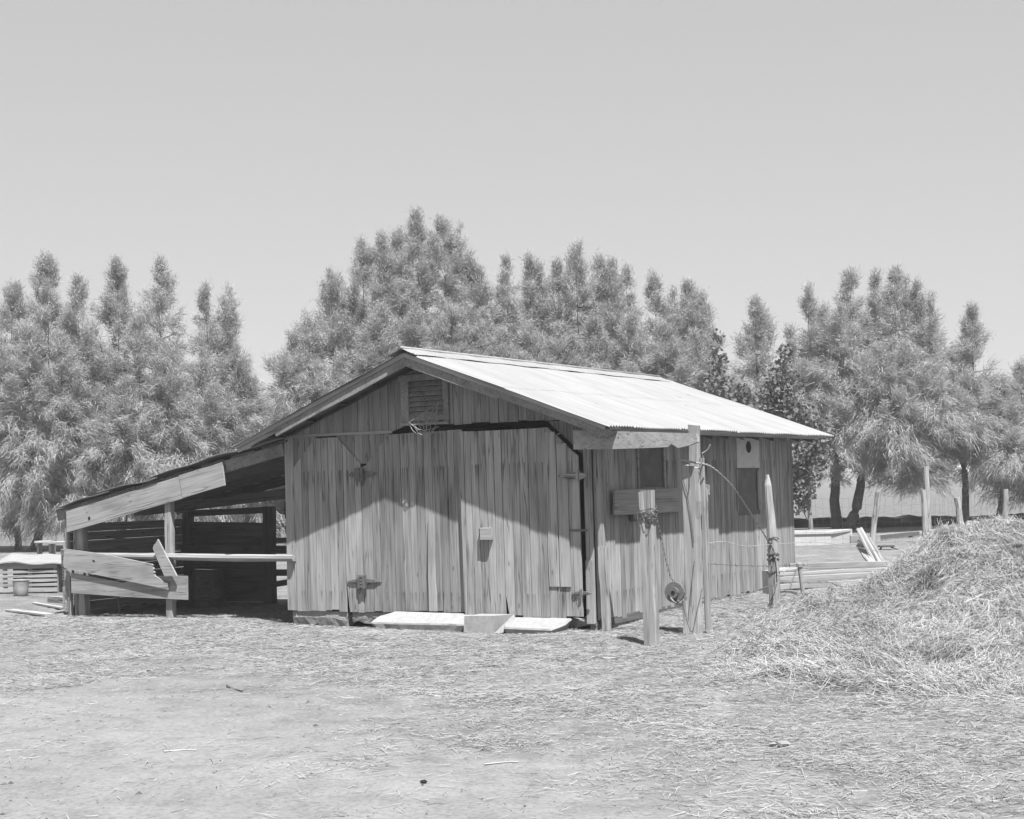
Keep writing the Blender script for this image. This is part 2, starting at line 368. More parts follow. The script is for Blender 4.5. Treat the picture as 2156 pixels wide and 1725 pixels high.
def join(parts):
    vs, fs = [], []
    for v, f in parts:
        o = len(vs); vs += list(v); fs += [tuple(i + o for i in q) for q in f]
    return vs, fs
def box(c0, c1):
    (x0, y0, z0), (x1, y1, z1) = c0, c1
    return [(x0, y0, z0), (x1, y0, z0), (x1, y1, z0), (x0, y1, z0), (x0, y0, z1), (x1, y0, z1), (x1, y1, z1), (x0, y1, z1)], \
        [(0, 3, 2, 1), (4, 5, 6, 7), (0, 1, 5, 4), (1, 2, 6, 5), (2, 3, 7, 6), (3, 0, 4, 7)]
def prism(front, back):
    n = len(front); vs = list(front) + list(back)
    fs = [tuple(range(n)), tuple(range(2 * n - 1, n - 1, -1))] + [(i, i + n, (i + 1) % n + n, (i + 1) % n) for i in range(n)]
    return vs, fs
def roundpost(name, pts, rad, m, n=9, lump=0.05, flat=1.0, parent=None):
    """A post with its own local frame: X runs up the post (grain)."""
    A = Vector(pts[0]); x = (Vector(pts[-1]) - A).normalized(); y = Vector((0, -1, 0)); y = (y - x * y.dot(x)).normalized(); z = x.cross(y)
    mt = Matrix(((x.x, y.x, z.x, A.x), (x.y, y.y, z.y, A.y), (x.z, y.z, z.z, A.z), (0, 0, 0, 1))); inv = mt.inverted()
    vs, fs = sweep([inv @ Vector(p) for p in pts], rad, n, flat, lump)
    return link(name, mesh(name, vs, fs, m, False), parent, mt)

def clip(poly, a, keep):                                      # convex polygon clipped at x = a
    out = []
    for i in range(len(poly)):
        p, q = poly[i], poly[(i + 1) % len(poly)]
        ip, iq = (p[0] - a) * keep >= 0, (q[0] - a) * keep >= 0
        if ip: out.append(p)
        if ip != iq:
            t = (a - p[0]) / (q[0] - p[0]); out.append((a, p[1] + t * (q[1] - p[1])))
    return out
def vboards(name, poly, x0, x1, width, plane, t, m, parent, var=0.15, gap=0.003, dy=0.003, dz=0.012, bottom=None, splits=()):
    """Upright boards cut from a convex polygon (a, w); plane(a, w, depth) gives the local point, depth > 0 is outwards."""
    a = x0; k = 0; tl0 = 0.0; mid_ = (min(p[1] for p in poly) + max(p[1] for p in poly)) / 2
    while a < x1 - 0.01:
        wd_ = width * (1 + random.uniform(-var, var)); b = min(a + wd_, x1)
        if x1 - b < width * 0.35: b = x1
        pc = clip(clip(poly, a + gap, 1), b - gap, -1)
        if len(pc) >= 3 and (max(p[1] for p in pc) - min(p[1] for p in pc)) > 0.02:
            lo = min(p[1] for p in pc); d = random.uniform(-dy, dy); rag = random.uniform(-dz, dz) * (1.9 if random.random() < .25 else 1)
            tl1 = random.uniform(-.007, .007) if b < x1 - .01 else 0.0
            pc = [(p[0] + (tl0 if abs(p[0] - a - gap) < 1e-6 else tl1 if abs(p[0] - b + gap) < 1e-6 else 0) * (1 if p[1] > mid_ else -1), p[1]) for p in pc]; tl0 = tl1
            pc = [(p[0], p[1] + (rag if (bottom is not None and p[1] < bottom) else 0)) for p in pc]
            tl = random.uniform(-.002, .002)
            f = [plane(p[0], p[1], t + d + tl * (p[1] > lo + .3)) for p in pc]; bk = [plane(p[0], p[1], 0) for p in pc]
            v, fc = prism(f, bk)
            o = obj(name, v, fc, m, parent)
        a = b

# ================================================================== GROUND
def axis(lo, hi, step, far, gro=1.09):
    c = list(np.arange(lo, hi, step)); s = step; a = lo
    left = []
    while a > far[0]: s *= gro; a -= s; left.append(a)
    s = step; a = c[-1]; right = []
    while a < far[1]: s *= gro; a += s; right.append(a)
    return np.array(left[::-1] + c + right)
gx = axis(-8.5, 8.5, 0.085, (-2500, 2500), 1.1); gy = axis(6.5, 22.0, 0.08, (-60, 3500), 1.07)
X, Y = np.meshgrid(gx, gy); Z = ground(X, Y)
nx, ny = len(gx), len(gy)
idx = np.arange(nx * ny).reshape(ny, nx)
Q = np.stack([idx[:-1, :-1], idx[:-1, 1:], idx[1:, 1:], idx[1:, :-1]], -1).reshape(-1, 4)
tag(link('ground', big_mesh('ground', np.stack([X, Y, Z], -1).reshape(-1, 3), Q, M['ground'], True)), kind='structure')

# ================================================================== BARN
barn = empty('barn', mtx=BM)
tag(barn, 'low weathered board barn with double doors and a bright corrugated metal roof', 'barn')
ROOFW, EU, PITCH = 3.33, 0.505, 0.372
def roofw(u): return ROOFW - PITCH * abs(u - 2.27)
front = lambda u, w, d: l(u, -d, w)
side = lambda v, w, d: Vector((d, v, w))
# gable boards over the doors
GB = 0.125
vboards('gable_board', [(0.0, 2.44), (0.60, 2.44), (0.60, roofw(.60) - .10), (0.0, roofw(0) - .10)], 0.0, 0.60, GB, front, 0.02, M['gable'], barn, bottom=2.0)
vboards('gable_board', [(0.60, 2.45), (1.93, 2.46), (1.93, roofw(1.93) - .10), (0.60, roofw(.6) - .10)], 0.60, 1.93, GB, front, 0.02, M['gable'], barn, bottom=2.5)
vboards('gable_board', [(2.63, 2.47), (2.80, 2.42), (4.53, 2.44), (4.53, roofw(4.53) - .10), (2.63, roofw(2.63) - .10)], 2.63, 4.53, GB, front, 0.02, M['gable'], barn)
vboards('gable_board', [(1.93, 3.06), (2.63, 3.06), (2.63, roofw(2.63) - .10), (2.27, 3.24), (1.93, roofw(1.93) - .10)], 1.93, 2.63, GB, front, 0.02, M['gable'], barn)
# corner pieces beside the cut door corners
vboards('gable_board', [(4.42, 1.99), (4.42, 2.425), (4.01, 2.425)], 4.0, 4.42, .11, front, 0.004, M['gable'], barn)
vboards('gable_board', [(3.72, 2.42), (2.84, 2.41), (3.22, 2.03), (3.32, 2.03)], 2.84, 3.72, .115, front, 0.004, M['gable'], barn)
vboards('gable_board', [(0.56, 2.43), (0.115, 2.43), (0.115, 2.03)], 0.11, 0.56, .11, front, 0.004, M['gable'], barn)
# ledger strip under the gable boards
plank('ledger_strip', l(4.42, -.026, 2.428), l(2.80, -.026, 2.412), (0, 0, 1), .035, .014, M['wallx'], barn, 5, .002)
plank('corner_board', l(4.50, -.015, .155), l(4.475, -.015, 2.42), (1, 0, 0), .145, .03, M['post'], barn, 6, .002)
vboards('wall_board', [(0.005, .08), (.105, .08), (.105, 2.42), (-0.02, 2.42)], 0.0, .105, .06, front, 0.02, M['wall'], barn)
plank('corner_patch', l(.055, -.035, .07), l(.055, -.035, .80), (1, 0, 0), .10, .02, M['wallx'], barn, 5, .004)

# doors: each leaf a part with its rails behind, boards on it, hinges
def door(poly, x0, x1, off, wid, polys=None, m='wall'):
    u0, u1 = min(p[0] for p in poly), max(p[0] for p in poly)
    v, f = join([box((-u1 + .05, -off + .004, .45), (-u0 - .05, -off + .03, .58)), box((-u1 + .05, -off + .004, 1.75), (-u0 - .05, -off + .03, 1.88))])
    d = obj('door', v, f, M['dark'], barn)
    for pl in (polys or [poly]): vboards('door_board', pl, min(p[0] for p in pl), max(p[0] for p in pl), wid, lambda a, w, dd: l(a, -off - dd, w), 0.022, M[m], d, bottom=0.3, dz=.014, gap=.0035)
    return d
dA = door([(4.415, .15), (4.415, 2.01), (4.05, 2.385), (3.68, 2.385), (3.318, 2.05), (3.318, .15)], 3.318, 4.415, 0.0, .112, [[(4.415, .15), (4.415, 2.01), (4.05, 2.385), (3.68, 2.385), (3.603, 2.305), (3.603, .15)], [(3.600, .62), (3.600, 2.30), (3.318, 2.03), (3.318, .15), (3.548, .15)]])
dB = door([(3.312, .165), (3.312, 1.98), (3.235, 2.01), (2.87, 2.38), (1.765, 2.395), (1.765, .175)], 1.765, 3.312, 0.0, .112, None, 'wall_mid')
dC = door([(1.75, .135), (1.765, 2.37), (1.6, 2.36), (.72, 2.355), (.53, 2.36), (.125, 2.01), (.125, .145)], .125, 1.765, 0.075, .112, [[(1.75, .135), (1.765, 2.37), (1.6, 2.36), (1.168, 2.357), (1.168, .125)], [(1.165, .42), (1.165, 2.357), (.72, 2.355), (.53, 2.36), (.125, 2.01), (.125, .145), (1.118, .145)]], 'wall_right')
tag(dC, 'right door leaf standing slightly proud of the wall')
plank('prop_board', l(2.245, -.050, .18), l(2.235, -.044, 1.36), (1, 0, 0), .115, .024, M['pale'], dB, 6, .004, 0.72)
plank('patch_board', l(.485, -.106, .50), l(.485, -.106, 2.30), (1, 0, 0), .135, .014, M['post'], dC, 6, .003)
plank('patch_board', l(.335, -.106, .50), l(.335, -.106, 2.16), (1, 0, 0), .135, .014, M['wallx'], dC, 6, .003)
lb = obj('latch_block', *box((-1.455, -.17, 1.055), (-1.315, -.098, 1.20)), M['post'], dC)
obj('latch', *box((-1.485, -.145, 1.09), (-1.455, -.099, 1.19)), M['iron'], dC)
def hinge(uc, wc, lw, rw, h, off, parent, cog, m='hinge'):
    """Strap hinge: two long pointed leaves, ribbed, with a knuckle block in the middle."""
    y0, y1 = -off - .016, -off
    parts = []
    for s, L_ in ((-1, lw), (1, rw)):                         # s=+1 points right (local +x)
        if L_ <= 0: continue
        p = [(-uc + s * .02, h / 2), (-uc + s * L_ * .6, h / 3.4), (-uc + s * L_, 0.0), (-uc + s * L_ * .6, -h / 3.4), (-uc + s * .02, -h / 2)]
        if s < 0: p = p[::-1]
        p = p[::-1]
        parts.append(prism([(a, y0, wc + b) for a, b in p], [(a, y1, wc + b) for a, b in p]))
        parts.append(box((min(-uc + s * .03, -uc + s * L_ * .8), y0 - .008, wc - .008), (max(-uc + s * .03, -uc + s * L_ * .8), y0, wc + .008)))
    hg = obj('hinge', *join(parts), M[m], parent)
    kp = [box((-uc - .05, y0 - .03, wc - .085), (-uc + .05, y0 - .003, wc + .085))] if cog else [box((-uc - .014, y0 - .016, wc - .05), (-uc + .014, y0 - .003, wc + .05))]
    if cog:
        for sd_ in (-1, 1):
            for k in range(9):
                z = wc - .078 + k * .0195; xx = -uc + sd_ * .058
                kp.append(box((xx - .012, y0 - .026, z - .006), (xx + .012, y0 - .006, z + .006)))
            kp.append(prism([(-uc + sd_ * .045 - .012, y0 - .02, wc - .085), (-uc + sd_ * .045, y0 - .02, wc - .15), (-uc + sd_ * .045 + .012, y0 - .02, wc - .085)],
                            [(-uc + sd_ * .045 - .012, y0 - .004, wc - .085), (-uc + sd_ * .045, y0 - .004, wc - .15), (-uc + sd_ * .045 + .012, y0 - .004, wc - .085)]))
        for k in range(4):
            kp.append(box((-uc - .02, y0 - .042, wc - .07 + k * .042), (-uc + .02, y0 - .03, wc - .045 + k * .042)))
    obj('hinge_knuckle', *join(kp), M[m], barn if False else hg)
    return hg
hinge(3.315, 1.895, .24, .29, .10, .022, dA, True)
hinge(3.325, .535, .25, .29, .085, .022, dA, True)
h3 = hinge(.125, 1.78, .28, .12, .10, .115, dC, False, 'post')
hinge(.13, .425, .12, .14, .055, .098, dC, False)
plank('hinge_strap', l(.27, -.104, 1.15), l(.03, -.104, 1.15), (0, 0, 1), .025, .012, M['hinge'], dC, 2, .001)

# louvred vent in the gable
vent = obj('gable_vent', *box((-2.64, .03, 2.5), (-1.93, .05, 3.06)), M['dark'], barn)
plank('vent_frame', l(2.585, -.03, 2.51), l(2.585, -.03, 3.03), (1, 0, 0), .115, .035, M['gable'], vent, 4, .002)
plank('vent_frame', l(1.975, -.03, 2.50), l(1.975, -.03, 3.03), (1, 0, 0), .085, .035, M['gable'], vent, 4, .002)
plank('vent_frame', l(2.66, -.036, 3.065), l(1.93, -.036, 3.065), (0, 0, 1), .085, .045, M['gable'], vent, 4, .002)
plank('vent_frame', l(2.53, -.032, 2.555), l(2.015, -.032, 2.555), (0, 0, 1), .07, .035, M['gable'], vent, 4, .002)
plank('vent_sill', l(2.64, -.05, 2.495), l(1.93, -.05, 2.485), (0, 0, 1), .035, .05, M['wallx'], vent, 4, .002)
for k in range(7):
    w = 2.615 + k * .062
    plank('louvre_slat', l(2.53, -.012, w), l(2.015, -.012, w), (0, -.64, -.77), .067, .009, M['gable'], vent, 3, .001)

# rake boards, ridge, roof timbers
for nm, a, b, wd_, dp in (('rake_board', 2.26, 4.34, .125, -.443), ('rake_board', 2.28, .95, .125, -.443), ('rake_board', .95, -.47, .095, -.448)):
    dn = .085 if wd_ > .1 else .075
    plank(nm, l(a, dp, roofw(a) - dn), l(b, dp, roofw(b) - dn), (0, 0, 1), wd_, .028, M['gable'], barn, 6, .003)
plank('rake_board', l(4.34, -.443, roofw(4.34) - .055), l(4.98, -.443, roofw(4.98) - .06), (0, 0, 1), .07, .028, M['wallx'], barn, 4, .005, 0.8)
for s, e in ((2.265, 4.98), (2.275, -.44)):
    plank('rake_trim', l(s, -.470, roofw(s) - .017), l(e, -.470, roofw(e) - .017), (0, 0, 1), .05, .018, M['wallx'], barn, 6, .003)
for s, e in ((2.30, 4.95), (2.24, -.40)):
    for v in (0.06, 6.3):
        plank('rafter', l(s, v, roofw(s) - .09), l(e, v, roofw(e) - .09), (0, 0, 1), .09, .045, M['dark'], barn, 3, .002)
for k in range(5):                                            # purlins that carry the sheets
    d = .28 + k * .52
    for s in (1, -1):
        u = 2.27 + s * d
        plank('purlin', l(u, -.425, roofw(u) - .03), l(u, 6.85, roofw(u) - .03), (1, 0, -s * PITCH), .09, .022, M['dark'], barn, 4, .002)
for k in range(12):                                           # rafter tails under the side eave
    v = .55 + k * .53
    if v > 6.4: break
    plank('rafter_tail', l(.6, v, roofw(.6) - .10), l(-.36, v, roofw(-.36) - .095), (0, 0, 1), .085, .05, M['dark'] if k % 3 else M['post'], barn, 2, .002)
plank('eave_board', l(-.43, -.42, roofw(-.43) - .035), l(-.43, 6.5, roofw(-.43) - .037), (1, 0, .37), .10, .02, M['wallx'], barn, 10, .003)
# corrugated sheets: each with its own waves, laps and small dents
def sheet(v0, v1, s, uA, uB, lift, nm='roof_sheet'):
    wl = .0677; n = int((v1 - v0) / wl * 6); rows = 6; vs, fs = [], []; tilt = random.uniform(-.004, .004)
    for i in range(rows + 1):
        t = i / rows; d = uA + (uB - uA) * t; u = 2.27 + s * d
        for j in range(n + 1):
            v = v0 + (v1 - v0) * j / n
            z = roofw(u) + lift + .0105 * math.sin(2 * math.pi * v / wl) + .004 * math.sin(v * 5 + d * 3) + (random.uniform(-.002, .002) if i == rows else 0)
            e = random.uniform(-.004, .004) if i == rows and s > 0 else 0
            vs.append(l(u + s * e, v + .002 * math.sin(d * 4), z))
    for i in range(rows):
        for j in range(n):
            a = i * (n + 1) + j; fs.append((a, a + 1, a + n + 2, a + n + 1))
    return obj(nm, vs, fs, M['roof'], barn, smooth=True)
for s in (-1, 1):
    v = -.50; k = 0
    while v < 6.85:
        jog = random.uniform(-.015, .015)
        sheet(v, min(v + .66, 6.93), s, 1.35, 2.27 + EU + jog, .018 + .0016 * (k % 2))
        sheet(v, min(v + .66, 6.93), s, .03, 1.42, .0225 + .0016 * (k % 2))
        v += .61; k += 1
rp = []
for s in (-1, 1):
    n = 30; vs, fs = [], []
    for i, (d, dz) in enumerate(((.0, .064), (.03, .058), (.09, .050), (.165, .046), (.18, .056), (.195, .042))):
        for j in range(n + 1):
            v = -.53 + 7.17 * j / n; vs.append(l(2.27 + s * d, v, roofw(2.27) - PITCH * d + dz + .004 * math.sin(j * 1.7 + s)))
    for i in range(5):
        for j in range(n):
            a = i * (n + 1) + j; fs.append((a, a + 1, a + n + 2, a + n + 1))
    rp.append((vs, fs))
rp.append(sweep([l(2.27, -.53, ROOFW + .062), l(2.27, 6.64, ROOFW + .062)], [.02, .02], 8))
obj('ridge_cap', *join(rp), M['roof'], barn, smooth=True)

# side wall boards and what is fixed on it
def sidewall(v0, v1, w0, w1, name='wall_board', wid=.112): vboards(name, [(v0, w0), (v1, w0), (v1, w1), (v0, w1)], v0, v1, wid, side, 0.02, M['wall'], barn, bottom=.3, dz=.015)
sidewall(.02, 1.15, .10, 2.30); sidewall(1.15, 1.85, .10, 1.62); sidewall(1.85, 4.21, .10, 2.30); sidewall(4.21, 5.05, .10, 1.18); sidewall(5.05, 6.4, .08, 2.30)
win = obj('window', *box((.000, 1.15, 1.62), (.008, 1.85, 2.30)), M['screen'], barn)
for a, b, c, d in ((1.13, 1.13, 1.60, 2.3), (1.87, 1.87, 1.60, 2.3)):
    plank('window_frame', (.03, a, c), (.03, b, d), (0, 1, 0), .045, .02, M['wall'], win, 3, .001)
win2 = obj('window', *box((.002, 4.21, 1.18), (.012, 5.05, 1.85)), M['screen'], barn)
plank('window_frame', (.03, 4.20, 1.25), (.03, 4.20, 1.82), (0, 1, 0), .05, .02, M['post'], win2, 3, .001)
plank('window_frame', (.03, 4.97, 1.25), (.03, 4.97, 1.80), (0, 1, 0), .05, .02, M['post'], win2, 3, .001)
cb = obj('cover_board', *box((.015, 4.21, 1.85), (.035, 5.04, 2.27)), M['lightboard'], barn)
hv = [(.038, 4.64 + .095 * math.cos(a), 2.145 + .085 * math.sin(a)) for a in [2 * math.pi * k / 14 for k in range(14)]]
obj('stovepipe_hole', *prism(hv, [(.030, y, z) for _, y, z in hv]), M['black'], cb)
sb = plank('nailed_plank', (.085, .35, 1.455), (.085, 2.15, 1.45), (0, 0, 1), .30, .025, M['wallx'], barn, 6, .004, 1.0, (.012, -.03))
obj('plank_bracket', *join([box((.022, .86, 1.22), (.08, .90, 1.30)), box((.06, .88, 1.22), (.09, 1.04, 1.245))]), M['hinge'], barn)
obj('plank_bracket', *box((.022, 1.55, 1.22), (.07, 1.60, 1.31)), M['hinge'], barn)
# the walls not seen from outside, and the sill
obj('back_wall', *box((-4.53, 6.38, 0.05), (-.005, 6.40, 2.35)), M['darkz'], barn)
obj('left_wall', *box((-4.53, .03, 0.05), (-4.50, 6.37, 2.40)), M['darkz'], barn)
bk = prism([(-4.53, 6.375, 2.35), (-.0, 6.375, 2.35), (-2.27, 6.375, 3.2)], [(-4.53, 6.40, 2.35), (-.0, 6.40, 2.35), (-2.27, 6.40, 3.2)])
obj('back_gable', *bk, M['darkz'], barn)
obj('barn_floor', *box((-4.49, .05, 0.06), (-.03, 6.36, 0.10)), M['dark'], barn)
# concrete footing, ragged where the ground washed out
def footing(u0, u1, top, bot):
    n = max(4, int((u1 - u0) / .09)); pts = [(u0 + (u1 - u0) * i / n) for i in range(n + 1)]
    fr_ = [l(u, .012 + random.uniform(-.012, .012), bot + random.uniform(-.02, .03) * (0 < i < n)) for i, u in enumerate(pts)]
    mid = [l(u, -.006 + random.uniform(-.004, .004), (top + bot) / 2 + random.uniform(-.02, .02)) for u in pts]
    tp = [l(u, .004, top) for u in pts]; bk_ = [l(u, .20, bot + .03) for u in pts]; tb = [l(u, .20, top) for u in pts]
    vs = fr_ + mid + tp + tb + bk_; fs = []; m_ = n + 1
    for i in range(n):
        for r_ in range(4): fs.append((r_ * m_ + i, (r_ + 1) * m_ + i, (r_ + 1) * m_ + i + 1, r_ * m_ + i + 1))
        fs.append((4 * m_ + i, i, i + 1, 4 * m_ + i + 1))
    fs.append((0, m_, 2 * m_, 3 * m_, 4 * m_)); fs.append((n, 4 * m_ + n, 3 * m_ + n, 2 * m_ + n, m_ + n))
    return obj('footing', vs, fs, M['found'], barn)
footing(3.62, 4.51, .148, -.045); footing(2.6, 3.53, .145, .01); footing(.02, 2.6, .12, .02)
obj('footing', *box((-.10, .02, -.06), (.0, 6.36, .085)), M['found'], barn)
plank('sill_beam', (.004, .05, .075), (.004, 2.6, .075), (0, 0, 1), .10, .03, M['dark'], barn, 4, .004)
# wire basket hanging from the gable below the vent
def wires(name, lines, r, m, parent=None, base=None, n=4):
    return obj(name, *join([sweep(p, [r] * len(p), n) for p in lines]), m, parent, base)
bp_ = lambda u, w, v: B(u, v, w)
net = []
top = (2.04, 2.74)
import itertools
def arc(a, b, sag, v0, v1, n=7):
    return [B(a[0] + (b[0] - a[0]) * t, v0 + (v1 - v0) * t - .05 * math.sin(math.pi * t), a[1] + (b[1] - a[1]) * t - sag * math.sin(math.pi * t)) for t in [i / n for i in range(n + 1)]]
net += [arc(top, (2.38, 2.48), .02, -.08, -.30), arc(top, (2.05, 2.50), .0, -.08, -.12), arc((2.38, 2.48), (2.03, 2.52), .03, -.30, -.12), arc((2.38, 2.48), (2.20, 2.55), -.03, -.3, -.1)]
for k in range(7):
    t = k / 6; a = (2.36 - .32 * t, 2.50 + .1 * math.sin(3 * t)); net.append(arc(a, (2.20 - .12 * t, 2.36 + .02 * math.sin(k)), .05, -.28 + .16 * t, -.20, 6))
for k in range(4):
    t = (k + 1) / 5; net.append(arc((2.04 + .30 * t, 2.74 - .24 * t), (2.04, 2.70 - .2 * t), .10, -.1 - .18 * t, -.12, 6))
net += [arc((2.34, 2.50), (2.02, 2.44), .07, -.3, -.14), arc((2.30, 2.46), (2.06, 2.42), .1, -.27, -.15), arc(top, (2.17, 2.40), .0, -.08, -.2), arc((2.37, 2.485), (2.18, 2.58), .0, -.3, -.2), arc((2.06, 2.52), (2.02, 2.68), .0, -.12, -.09)]
tag(wires('wire_basket', net, .0045, M['wire'], None, B(2.1, -.1, 2.5)), 'pale bent wire basket hanging under the louvred gable vent', 'wire basket')

# steps before the doors
def slab(name, top_pts, th, m, nrag=0.012):
    """Slab from a loop of top corners (u, v, w); edges broken up."""
    loop = []
    for i in range(len(top_pts)):
        a, b = Vector(top_pts[i]), Vector(top_pts[(i + 1) % len(top_pts)]); k = max(2, int((b - a).length / .12))
        for j in range(k):
            p = a.lerp(b, j / k); loop.append(p + Vector((random.uniform(-nrag, nrag), random.uniform(-nrag, nrag), 0)))
    n = len(loop); c = sum(loop, Vector()) / n
    vs = [B(*(p.lerp(c, .035) + Vector((0, 0, .006)))) for p in loop] + [B(*(p - Vector((0, 0, .012)))) for p in loop] + [B(*(p.lerp(c, .13) - Vector((0, 0, th)))) for p in loop]
    fs = [tuple(range(n))]
    for r_ in range(2):
        for i in range(n): fs.append((r_ * n + i, (r_ + 1) * n + i, (r_ + 1) * n + (i + 1) % n, r_ * n + (i + 1) % n))
    fs.append(tuple(range(3 * n - 1, 2 * n - 1, -1)))
    return obj(name, vs, fs, m, None, B(c.x, c.y, c.z - th))
tag(slab('step_slab', [(2.98, -.38, .065), (2.86, -.43, .06), (1.53, -.43, .065), (1.53, -.05, .155), (2.83, -.05, .165), (2.95, -.22, .12)], .12, M['concrete']),
    'long pale concrete slab with a pointed left end lying under the left doors', 'slab', 'concrete slabs before the barn doors')
tag(slab('step_slab', [(.98, -.47, .045), (.32, -.50, .04), (.24, -.28, .09), (.27, -.09, .13), (1.12, -.09, .13), (1.05, -.3, .08)], .11, M['concrete']),
    'shorter pale concrete slab lying under the right door', 'slab', 'concrete slabs before the barn doors')
v_, f_ = prism([B(1.50, -.52, -.02), B(1.08, -.52, -.02), B(1.065, -.50, .185), B(1.495, -.50, .175)], [B(1.49, -.14, -.02), B(.93, -.16, -.02), B(1.02, -.16, .175), B(1.49, -.14, .17)])
tag(obj('concrete_block', v_, f_, M['concrete'], None, B(1.3, -.3, 0)), 'pale concrete block with a sloping side between the two door slabs', 'block')

# ================================================================== LEAN-TO SHED
shed = empty('lean_to_shed', mtx=BM @ Matrix.Translation(l(6.6, 0, 0)))
shed.matrix_basis = BM.copy()
tag(shed, 'open lean-to shed with a sloping plank roof built on the left end of the barn', 'shed')
def sroof(u): return 2.165 - .191 * (u - 5.75)
for k, v in enumerate((-.02, .75, 1.5, 2.42)):
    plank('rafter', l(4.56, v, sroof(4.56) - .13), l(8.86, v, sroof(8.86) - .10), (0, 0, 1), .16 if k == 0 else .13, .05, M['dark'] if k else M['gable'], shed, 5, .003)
plank('tie_beam', l(8.7, 1.5, 1.49), l(4.56, 1.5, 1.77), (0, 0, 1), .15, .05, M['dark'], shed, 4, .003)
for k in range(8):                                            # roof decking, seen from below
    u = 4.7 + k * .55
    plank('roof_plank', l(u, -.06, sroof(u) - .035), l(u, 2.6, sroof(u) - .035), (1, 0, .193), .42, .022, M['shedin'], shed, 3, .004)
def lsheet(u0, u1, lift, curl):
    n, k = 16, 8; vs, fs = [], []
    for i in range(k + 1):
        v = -.125 + 2.80 * i / k + (random.uniform(-.02, .02) if i in (0, k) else 0)
        for j in range(n + 1):
            u = u0 + (u1 - u0) * j / n; s = j / n
            z = sroof(u) + lift + curl * s ** 3 + .012 * math.sin(u * 7 + v) * (1 if i == 0 else .4) - (.015 * (i == 0) * math.sin(u * 3))
            vs.append(l(u, v, z))
    for i in range(k):
        for j in range(n): a = i * (n + 1) + j; fs.append((a, a + 1, a + n + 2, a + n + 1))
    m0 = len(vs); vs2 = [Vector(v) - Vector((0, 0, .006)) for v in vs]
    per = [j for j in range(n + 1)]
    fs += [tuple(m0 + q for q in reversed(f)) for f in list(fs)] + [(j, m0 + j, m0 + j + 1, j + 1) for j in range(n)]
    fs += [(n + i * (n + 1), m0 + n + i * (n + 1), m0 + n + (i + 1) * (n + 1), n + (i + 1) * (n + 1)) for i in range(k)]
    return obj('roof_sheet', vs + vs2, fs, M['roof'], shed, smooth=False)
lsheet(4.50, 5.75, .022, .0); lsheet(5.45, 6.95, .030, .02); lsheet(6.75, 7.95, .010, .03); lsheet(7.7, 8.96, .004, .03)
tag(plank('fascia_board', l(8.60, -.09, 1.375), l(6.29, -.09, 1.82), (0, 0, 1), .30, .025, M['pale'], shed, 8, .004, 1.03, (.03, 0.0)), 'long fascia board with a dark knot')
tag(plank('fascia_board', l(6.33, -.098, 1.825), l(5.55, -.098, 1.97), (0, 0, 1), .315, .025, M['pale'], shed, 4, .004, 1.0, (0, .01)), 'short upper fascia board')
obj('knot', *sweep([l(8.13, -.100, 1.42), l(8.13, -.106, 1.42)], [.026, .024], 9), M['black'], shed)
plank('shed_post', l(6.665, -.02, -.08), l(6.635, -.02, 1.68), (1, 0, 0), .115, .085, M['post'], shed, 8, .007)
plank('shed_post', l(8.665, .0, -.1), l(8.70, .0, 1.42), (1, 0, 0), .06, .055, M['post'], shed, 8, .010)
plank('shed_post', l(8.50, .06, -.1), l(8.50, .06, 1.45), (1, 0, 0), .20, .11, M['post'], shed, 6, .006)
plank('shed_post', l(7.0, 2.44, -.05), l(6.95, 2.44, 1.50), (1, 0, 0), .16, .14, M['dark'], shed, 4, .004)
plank('shed_post', l(8.7, 2.5, -.05), l(8.7, 2.5, 1.45), (1, 0, 0), .14, .14, M['dark'], shed, 4, .004)
# back and left boards
z = .05
for k, (w0, hh) in enumerate(((.02, .26), (.28, .25), (.53, .24), (.77, .24), (1.01, .29))):
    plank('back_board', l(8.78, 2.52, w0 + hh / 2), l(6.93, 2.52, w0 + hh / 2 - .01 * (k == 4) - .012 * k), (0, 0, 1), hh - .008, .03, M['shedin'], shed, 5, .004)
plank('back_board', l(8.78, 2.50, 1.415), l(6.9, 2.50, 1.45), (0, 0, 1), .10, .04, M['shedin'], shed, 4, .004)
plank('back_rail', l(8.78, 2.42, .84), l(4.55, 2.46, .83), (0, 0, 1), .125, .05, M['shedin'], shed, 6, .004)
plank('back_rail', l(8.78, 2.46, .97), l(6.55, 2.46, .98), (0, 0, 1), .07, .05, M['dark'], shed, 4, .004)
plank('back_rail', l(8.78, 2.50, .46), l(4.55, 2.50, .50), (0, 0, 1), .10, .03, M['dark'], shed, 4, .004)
plank('shed_brace', l(8.2, 2.40, .13), l(4.56, 2.30, .60), (0, 0, 1), .09, .04, M['dark'], shed, 4, .004)
for k in range(11):
    w0 = -.06 + k * .128
    plank('end_board', l(8.76 + random.uniform(-.004, .004), .0 + random.uniform(-.012, .012), w0 + .055), l(8.80, 2.58, w0 + .055), (0, 0, 1), .122, .05, M['post'], shed, 3, .002)
